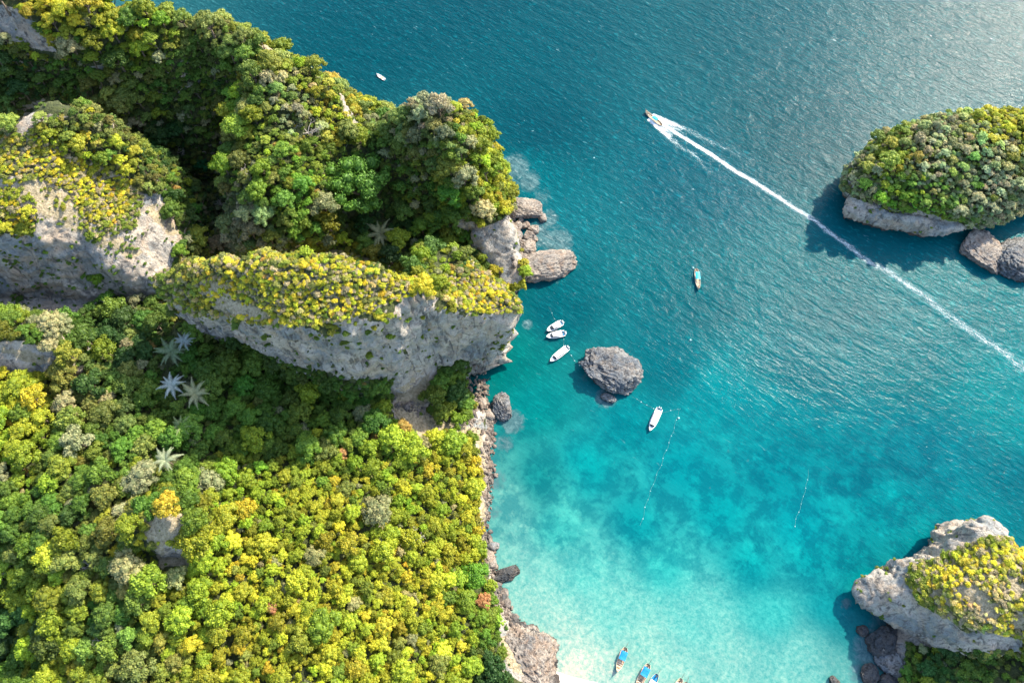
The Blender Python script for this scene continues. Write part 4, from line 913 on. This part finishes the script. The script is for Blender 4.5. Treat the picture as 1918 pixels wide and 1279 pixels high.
# loose rubble along the tide line
def rubble():
    r = np.random.default_rng(3); V, F = [], []; nb = 0
    lines = [[(900, 700), (905, 760), (925, 800), (915, 850), (918, 900), (908, 980), (918, 1030), (930, 1090), (945, 1140), (975, 1180), (1020, 1220)], [(955, 400), (965, 440), (975, 500), (968, 528)], [(860, 700), (890, 760), (880, 800)], [(1650, 1190), (1665, 1240), (1675, 1279)], [(740, 780), (800, 790), (860, 790), (890, 810)]]
    for li, ln in enumerate(lines):
        for (a, b), (c, d) in zip(ln[:-1], ln[1:]):
            for _ in range(int(math.hypot(c - a, d - b) * (2.6 if li == 0 else 2.0))):
                t = r.random(); x_, y_, z_ = P(a + (c - a) * t + r.normal() * 7, b + (d - b) * t + r.normal() * 6, 0)
                h = float(height(LRR if x_ > 100 else FEATS, np.array([x_]), np.array([y_]), *( (1.6, 8) if x_ > 100 else (2.0, 3)))[0]); z_ = max(h, -.3)
                if h < -2.5: continue
                s = math.exp(r.normal(-.75, .5)); v = IV1 * s * r.uniform(.6, 1.1, (1, 3)) * (1 + .22 * r.uniform(-1, 1, (len(IV1), 1))); V.append(v + np.array([x_, y_, z_ + .1])); F.append(IF1 + nb); nb += len(v)
    o = link('shore_rubble', mesh_np('shore_rubble', np.vstack(V), np.vstack(F), [M_RUB], False)); tag(o, 'loose brown stones scattered along the tide line and scree', 'rubble', kind='stuff')
rubble()

# ------------------------------------------------------------------ boats
M_WHITE = simple('white_gelcoat', (0.80, 0.80, 0.79), .35, 0, .04); M_CANVAS = simple('white_canopy', (0.80, 0.76, 0.74), .7, 0, .06, 1.2); M_GLASS = simple('tinted_screen', (0.03, 0.045, 0.06), .15)
M_SEAT = simple('grey_deck', (0.16, 0.20, 0.22), .7, 0, .35, 5); M_ENG = simple('outboard_cowl', (0.62, 0.64, 0.66), .35); M_BLUE = simple('blue_tarpaulin', (0.0, 0.20, 0.42), .6, 0, .2, 1.0); M_CYAN = simple('turquoise_tarpaulin', (0.01, 0.36, 0.46), .6, 0, .25, 1.0)
M_WOOD = simple('varnished_planks', (0.46, 0.32, 0.20), .6, 0, .25, 2); M_WOODP = simple('pale_painted_planks', (0.60, 0.52, 0.40), .6, 0, .15, 2); M_DARK = simple('engine_iron', (0.05, 0.045, 0.04), .5); M_ROPE = simple('rope', (0.10, 0.26, 0.27), .8); M_BUOY = simple('float_foam', (0.30, 0.52, 0.52), .5)
M_RED = simple('red_ribbon', (0.5, 0.05, 0.04), .7)
def hull(L, W, H, bowup, square, nst=15, half=7, z0=-.35):
    """bow at +X; returns outer rings and gunwale pts"""
    R = []
    for i in range(nst):
        t = i / (nst - 1); x = -L / 2 + L * t
        w = W / 2 * (min(1, square + (1 - square) * (t / .22) ** .6 if t < .22 else 1)) * (1 - max(0, (t - .5) / .5) ** 2.2) ** .8
        w = max(w, .04); sh = H + bowup * max(0, (t - .45) / .55) ** 2.6; kz = z0 + (bowup * .8 + .2) * max(0, (t - .8) / .2) ** 2
        ring = []
        for k in range(half):
            a = k / (half - 1) * math.pi / 2; ring.append((x, w * math.sin(a) ** .7, kz + (sh - kz) * (1 - math.cos(a) ** .9)))
        full = [(p[0], -p[1], p[2]) for p in ring[::-1]] + ring[1:]; R.append(full)
    return R
def root(name, loc, rz, label, cat, group=None):
    o = bpy.data.objects.new(name, None); C.objects.link(o); o.location = loc; o.rotation_euler = (0, 0, rz); o.empty_display_size = 1; return tag(o, label, cat, group)
def heading(ax, ay, bx, by):
    p, q = P(ax, ay), P(bx, by); return ((p[0] + q[0]) / 2, (p[1] + q[1]) / 2, 0), math.atan2(q[1] - p[1], q[0] - p[0]), math.hypot(q[0] - p[0], q[1] - p[1])
def hull_solid(m, R, deckz, inset=.1):
    m.loft(R, closed=False)
    n = len(R[0]); m.add(R[0], [tuple(range(n))])                     # transom
    # gunwale strip and inner wall down to the deck
    inn, dk = [], []
    for r in R:
        w = abs(r[0][1]); wi = max(w - inset, .01); inn.append([(r[0][0], -wi, r[0][2] + .01), (r[0][0], wi, r[0][2] + .01)]); dk.append([(r[0][0], -wi * .96, max(deckz, -.2)), (r[0][0], wi * .96, max(deckz, -.2))])
    for s, k in ((0, 0), (-1, 1)):
        for i in range(len(R) - 1):
            a, b, c, d = R[i][s], R[i + 1][s], inn[i + 1][k], inn[i][k]; m.add([a, b, c, d], [(0, 1, 2, 3) if k == 0 else (3, 2, 1, 0)])
            e, f = dk[i + 1][k], dk[i][k]; m.add([d, c, e, f], [(0, 1, 2, 3) if k == 0 else (3, 2, 1, 0)])
    return dk
def speedboat(stern, bow, W, label, roof=(.12, .66)):
    loc, rz, L = heading(*stern, *bow); t = root('speedboat', loc, rz, label, 'speedboat', 'white speedboats moored in the bay')
    R = hull(L, W, .95, .45, .86); m = MB(); dk = hull_solid(m, R, .35, .28); link('hull', m.mesh('hull', [M_WHITE], True), t)
    d = MB()
    for i in range(len(dk) - 1): d.add([dk[i][0], dk[i + 1][0], dk[i + 1][1], dk[i][1]], [(0, 1, 2, 3)])
    link('deck', d.mesh('deck', [M_SEAT]), t)
    xs = np.linspace(-L / 2 + L * roof[0], -L / 2 + L * roof[1], 6); c = MB(); rings = []
    for i, x in enumerate(xs):
        w = W * .41 * (1 - .16 * (i / 5) ** 2); rings.append([(x, -w, 2.05), (x, -w * .6, 2.2), (x, 0, 2.26), (x, w * .6, 2.2), (x, w, 2.05), (x, w, 1.97), (x, 0, 2.16), (x, -w, 1.97)])
    c.loft(rings); co = link('canopy', c.mesh('canopy', [M_CANVAS]), t)
    for sx in (xs[0] + .15, xs[3], xs[5] - .1):
        for sy in (-1, 1):
            p = MB(); p.tube([(sx, sy * W * .37, .4), (sx, sy * W * .34, 2.0)], .05, 6); link('canopy_post', p.mesh('canopy_post', [M_WHITE]), t)
    xr = xs[-1]; w = W * .33; s = MB(); s.loft([[(xr, -w, 1.0), (xr, -w, 1.95), (xr + .07, -w, 1.95), (xr + .07, -w, 1.0)], [(xr + .9, 0, 1.0), (xr + .35, 0, 1.95), (xr + .42, 0, 1.95), (xr + .97, 0, 1.0)], [(xr, w, 1.0), (xr, w, 1.95), (xr + .07, w, 1.95), (xr + .07, w, 1.0)]])
    link('windscreen', s.mesh('windscreen', [M_GLASS]), t)
    b = MB(); xb0, xb1 = L * .30, L * .43
    b.loft([[(xb0, -W * .30, .9), (xb0, W * .30, .9), (xb0, W * .30, 1.02), (xb0, -W * .30, 1.02)], [(xb1, -W * .13, 1.05), (xb1, W * .13, 1.05), (xb1, W * .13, 1.2), (xb1, -W * .13, 1.2)]]); link('bow_cushion', b.mesh('bow_cushion', [M_WHITE]), t)
    for sy in (-.45, .45):
        e = MB(); x0 = -L / 2 - .35
        e.loft([[(x0 - .35, sy - .2, .4), (x0 - .35, sy + .2, .4), (x0 - .35, sy + .16, 1.15), (x0 - .35, sy - .16, 1.15)], [(x0, sy - .26, .4), (x0, sy + .26, .4), (x0, sy + .22, 1.35), (x0, sy - .22, 1.35)], [(x0 + .45, sy - .22, .5), (x0 + .45, sy + .22, .5), (x0 + .45, sy + .16, 1.2), (x0 + .45, sy - .16, 1.2)]])
        e.box((x0, sy, 0), (.2, .12, 1.0)); link('outboard_engine', e.mesh('outboard_engine', [M_ENG]), t)
    bx_ = MB(); bx_.box((-L * .5 + .75, .5, .62), (.55, .7, .45)); bx_.box((-L * .5 + .7, -.75, .55), (.4, .4, .3), .4); link('cool_box', bx_.mesh('cool_box', [M_BLUE]), t)
    for k in range(3):
        q = MB(); q.box((L * .26 + k * 0 - .2, (-.8 + .8 * k) * W * .22, .62), (.9, .5, .5)); link('seat', q.mesh('seat', [M_SEAT]), t)
    return t
speedboat((1053, 605), (1024, 621), 3.2, 'upper white speedboat of the pair moored side by side near the cliff', (.16, .62))
speedboat((1058, 625), (1023, 632), 3.3, 'lower white speedboat of the pair moored side by side near the cliff', (.18, .66))
speedboat((1063, 652), (1030, 678), 3.3, 'white speedboat moored alone between the pair and the karst rock', (.10, .72))
speedboat((1235, 766), (1216, 808), 3.3, 'longest white speedboat right of the karst rock by the float line', (.12, .76))

def longtail(stern, bow, W, canopy, cmat, label, name='longtail_boat', group='wooden longtail boats', span=(.22, .55), deckmat=M_WOOD, hullmat=M_WOODP, cargo=False):
    loc, rz, L = heading(*stern, *bow); t = root(name, loc, rz, label, 'boat', group)
    R = hull(L, W, .62, 1.5, .45, 17); m = MB(); dk = hull_solid(m, R, .12, .1); link('hull', m.mesh('hull', [hullmat], True), t)
    d = MB()
    for i in range(len(dk) - 1): d.add([dk[i][0], dk[i + 1][0], dk[i + 1][1], dk[i][1]], [(0, 1, 2, 3)])
    link('deck', d.mesh('deck', [deckmat]), t)
    for f in (.62, .70, .78):
        x = -L / 2 + L * f; q = MB(); q.box((x, 0, .45 + (f - .6)), (.28, W * .72 * (1 - (f - .6) * 1.6), .06)); link('thwart', q.mesh('thwart', [M_WOODP]), t)
    p = MB(); x0 = L / 2 - .3; p.tube([(x0 - .6, 0, 1.2), (x0 + .1, 0, 2.0), (x0 + .45, 0, 3.0)], [.13, .11, .06], 6); po = link('prow', p.mesh('prow', [M_WOOD]), t)
    rbn = MB(); rbn.tube([(x0 + .02, 0, 1.85), (x0 + .16, 0, 2.15)], .17, 8); link('ribbon', rbn.mesh('ribbon', [M_RED]), po)
    if canopy:
        xs = np.linspace(-L / 2 + L * span[0], -L / 2 + L * span[1], 5); rings = []; c = MB()
        for i, x in enumerate(xs):
            w = W * .46; z = 1.75 + .05 * math.sin(i * 1.7); rings.append([(x, -w, z), (x, -w * .55, z + .2), (x, 0, z + .28), (x, w * .55, z + .2), (x, w, z), (x, w, z - .04), (x, 0, z + .22), (x, -w, z - .04)])
        c.loft(rings); link('canopy', c.mesh('canopy', [cmat]), t)
        for sx in (xs[0], xs[2], xs[-1]):
            for sy in (-1, 1):
                q = MB(); q.tube([(sx, sy * W * .40, .3), (sx, sy * W * .43, 1.78)], .035, 5); link('canopy_post', q.mesh('canopy_post', [M_WOOD]), t)
    e = MB(); xe = -L / 2 + .9; e.box((xe, 0, .85), (.95, .5, .55)); e.box((xe + .1, 0, 1.2), (.5, .35, .2)); e.tube([(xe, 0, .5), (xe, 0, .9)], .08, 6); eo = link('engine', e.mesh('engine', [M_DARK]), t)
    s = MB(); s.tube([(xe - .4, 0, .85), (-L / 2 - 2.4, .25, -.05)], .045, 5); s.tube([(xe + .4, 0, 1.0), (xe + 1.5, .1, 1.25)], .03, 5); link('propeller_shaft', s.mesh('propeller_shaft', [M_DARK]), eo)
    if cargo:
        q = MB(); q.box((L * .12, .1, .6), (.9, .7, .5)); link('gear_box', q.mesh('gear_box', [M_DARK]), t)
    return t
longtail((1304, 504), (1308, 544), 2.5, True, M_CYAN, 'longtail boat with turquoise canopy drifting alone in the middle of the bay')
longtail((1240, 236), (1208, 211), 2.6, True, M_CYAN, 'longtail boat with turquoise canopy speeding at the head of the white wake', span=(.28, .55))
longtail((1172, 1212), (1155, 1257), 2.9, True, M_BLUE, 'longtail boat with blue canopy and bare wooden bow, leftmost by the beach', span=(.16, .52))
longtail((1215, 1243), (1190, 1292), 3.0, True, M_BLUE, 'longtail boat with wide blue canopy cut by the bottom edge, second from left', span=(.14, .46), cargo=True)
longtail((1231, 1262), (1204, 1310), 2.8, True, M_CANVAS, 'longtail boat with white canopy cut by the bottom edge beside the blue ones', span=(.26, .66), deckmat=M_BLUE)
longtail((1276, 1270), (1252, 1318), 2.7, True, M_CANVAS, 'grey boat tip showing at the bottom edge, left one of two', hullmat=M_WOODP, span=(.2, .5))
longtail((1286, 1277), (1272, 1322), 2.4, False, M_CANVAS, 'brown boat tip showing at the bottom edge, rightmost of all boats', hullmat=M_WOOD)
def skiff():
    loc, rz, L = heading(720, 150, 707, 141); t = root('skiff', loc, rz, 'small white motor skiff alone off the headland at the top', 'boat')
    R = hull(L * 1.15, 1.9, .5, .5, .8); m = MB(); dk = hull_solid(m, R, .15, .12); link('hull', m.mesh('hull', [M_WHITE], True), t)
    d = MB()
    for i in range(len(dk) - 1): d.add([dk[i][0], dk[i + 1][0], dk[i + 1][1], dk[i][1]], [(0, 1, 2, 3)])
    link('deck', d.mesh('deck', [M_CANVAS]), t)
    e = MB(); e.box((-L * .5, 0, .6), (.5, .5, .7)); link('outboard_engine', e.mesh('outboard_engine', [M_ENG]), t)
    q = MB(); q.box((-L * .15, .1, .5), (.9, 1.1, .35)); link('seat', q.mesh('seat', [M_WOOD]), t)
skiff()

# ------------------------------------------------------------------ float lines and moorings
def float_line(pts, gap, rad, label, name='float_line', big=()):
    W = [Vector(P(a, b, 0.05)) for a, b in pts]; t = root(name, W[0], 0, label, 'float line'); o0 = W[0]
    seg = []
    for i in range(len(W) - 1):
        n = max(2, int((W[i + 1] - W[i]).length / 1.0))
        for k in range(n): seg.append(W[i].lerp(W[i + 1], k / n))
    seg.append(W[-1]); seg = [s + Vector((.25 * math.sin(i * .8), .2 * math.cos(i * .6), 0)) - o0 for i, s in enumerate(seg)]
    m = MB(); m.tube(seg, .03, 4); link('rope', m.mesh('rope', [M_ROPE]), t)
    iv, if_ = ico(2); me = mesh_np('float', iv * np.array([rad, rad * .75, rad * .6]), if_, [M_BUOY]); acc = 0; last = seg[0]; cnt = 0
    for s in seg[1:]:
        acc += (s - last).length; last = s
        if acc > 1.35 * gap * rng.uniform(.8, 1.25) and cnt < 98:
            acc = 0; cnt += 1; f = link('float', me, t); f.location = s; f.rotation_euler = (0, 0, rng.uniform(0, 3)); k = rng.uniform(.7, 1.3); f.scale = (k, k, k)
float_line([(1272, 768), (1268, 782), (1262, 805), (1252, 832), (1238, 870), (1222, 910), (1210, 945), (1200, 985)], 2.6, .22, 'long line of pale floats running down from beside the longest speedboat')
float_line([(1240, 774), (1256, 768), (1275, 765), (1272, 768)], 2.2, .24, 'short float line joining the longest speedboat to the long line')
float_line([(1183, 743), (1197, 750), (1212, 758), (1223, 766)], 1.9, .26, 'float line between the karst rock and the longest speedboat')
float_line([(1514, 880), (1512, 902), (1505, 930), (1497, 955), (1488, 985)], 2.4, .2, 'line of pale floats alone in the right part of the bay')
float_line([(1054, 626), (1055, 636), (1056, 650)], 1.6, .2, 'mooring line between the paired speedboats and the single one', 'mooring_line')
float_line([(1064, 660), (1074, 672), (1088, 687)], 1.5, .3, 'mooring line from the single speedboat to the karst rock', 'mooring_line')
float_line([(1028, 575), (1035, 590), (1046, 606)], 2.0, .2, 'mooring line running up from the paired speedboats', 'mooring_line')
for a, b, l in [(1271, 783, 'round white buoy on the long float line'), (1298, 502, 'small white buoy beside the drifting longtail boat'), (1293, 637, 'white floating scrap alone in open water right of the karst rock')]:
    iv, if_ = ico(3); o = link('buoy', mesh_np('buoy', iv * .5, if_, [M_BUOY])); o.location = P(a, b, .1); tag(o, l, 'buoy')

# ------------------------------------------------------------------ wake of the speeding boat
def wake():
    t = NT('wake_foam'); uv = t.new('ShaderNodeUVMap'); sep = t.new('ShaderNodeSeparateXYZ'); t.ln(uv.outputs[0], sep.inputs[0])
    u, v = sep.outputs[0], sep.outputs[1]; g = t.geo(); pos = g.outputs['Position']
    d = t.attr('foamy').outputs['Fac']
    st = t.noise(t.mapping(t.mapping(pos, (1, 1, 1), (0, 0, math.radians(38))), (.3, 1, 1)), .9, 6, .72, .6); fi = t.noise(pos, 1.5, 5, .75)
    n = t.math('ADD', t.math('MULTIPLY', st, .55), t.math('MULTIPLY', fi, .45))
    a = t.ramp(t.math('ADD', d, t.math('MULTIPLY', t.math('SUBTRACT', n, .5), 2.6)), [(.36, 0.0), (.86, 1.0)])
    a = t.math('MULTIPLY', a, t.ramp(d, [(.0, 0.0), (.12, 1.0)]))
    t.ln(t.ramp(d, [(.3, (.24, .42, .44)), (.75, (.76, .78, .78))]), t.b.inputs['Base Color']); t.b.inputs['Roughness'].default_value = .7
    t.ln(a, t.b.inputs['Alpha'])
    path = [(1218, 219), (1240, 233), (1275, 255), (1319, 281), (1352, 303), (1383, 325), (1442, 359), (1501, 397), (1560, 441), (1623, 485), (1678, 519), (1737, 561), (1796, 603), (1855, 645), (1918, 690), (1990, 750)]
    W = [Vector(P(a_, b_, 0)) for a_, b_ in path]; pts = []
    for i in range(len(W) - 1):
        n_ = max(1, int((W[i + 1] - W[i]).length / 1.0)); pts += [W[i].lerp(W[i + 1], k / n_) for k in range(n_)]
    n_ = len(pts); V, D, UV = [], [], []; K = 41; half = 17.0
    for i, p in enumerate(pts):
        dd = (pts[min(i + 3, n_ - 1)] - pts[max(i - 3, 0)]).normalized(); s = Vector((-dd.y, dd.x, 0)); L = i * 1.0
        for k in range(K):
            q = (k / (K - 1) * 2 - 1); q = math.copysign(abs(q) ** 1.3, q) * half; V.append(p + s * q + Vector((0, 0, .05 + .0)))
            Lc = max(0, L - 8); wob = 1.6 * math.sin(L * .13) + 1.0 * math.sin(L * .31 + 1)
            core = (.95 - .30 * min(1, Lc / 90) - .15 * max(0, min(1, (Lc - 60) / 110))) * math.exp(-((q - .35 * wob * min(1, L / 150)) / (1.15 + L * .011)) ** 2)
            near = .74 * math.exp(-(L / 22) ** 2) * math.exp(-(q / (2.6 + L * .18)) ** 4) + .50 * math.exp(-max(0, L - 12) / 26) * math.exp(-((abs(q) - (2.2 + L * .19 + .22 * wob)) / (1.2 + L * .04)) ** 2)
            arms = .36 * math.exp(-max(0, L - 40) / 55) * math.exp(-((abs(q) - (2.5 + .15 * L + .3 * wob)) / 2.2) ** 2) * (1 if L > 15 else L / 15) + .30 * math.exp(-L / 90) * math.exp(-(q / (4 + .07 * L)) ** 2)
            tail = .22 * math.exp(-(q / 4.5) ** 2) * (1 if L > 60 else L / 60)
            fade = 1 if i < n_ - 20 else (n_ - i) / 20
            D.append(min(1, max(core, near, arms + .0, tail)) * fade * (1 if abs(q) < half * .97 else 0))
    idx = np.arange(n_ * K).reshape(n_, K); F = np.stack([idx[:-1, :-1].ravel(), idx[1:, :-1].ravel(), idx[1:, 1:].ravel(), idx[:-1, 1:].ravel()], 1)
    me = mesh_np('wake', np.array([tuple(v) for v in V]), F[:, ::-1] if False else F, [t.mat]); me.uv_layers.new(name='UVMap'); fattr(me, 'foamy', D)
    o = link('wake', me); tag(o, 'long white foam trail curving behind the speeding longtail boat', 'wake', kind='stuff')
wake()
print('objects', len(bpy.data.objects))
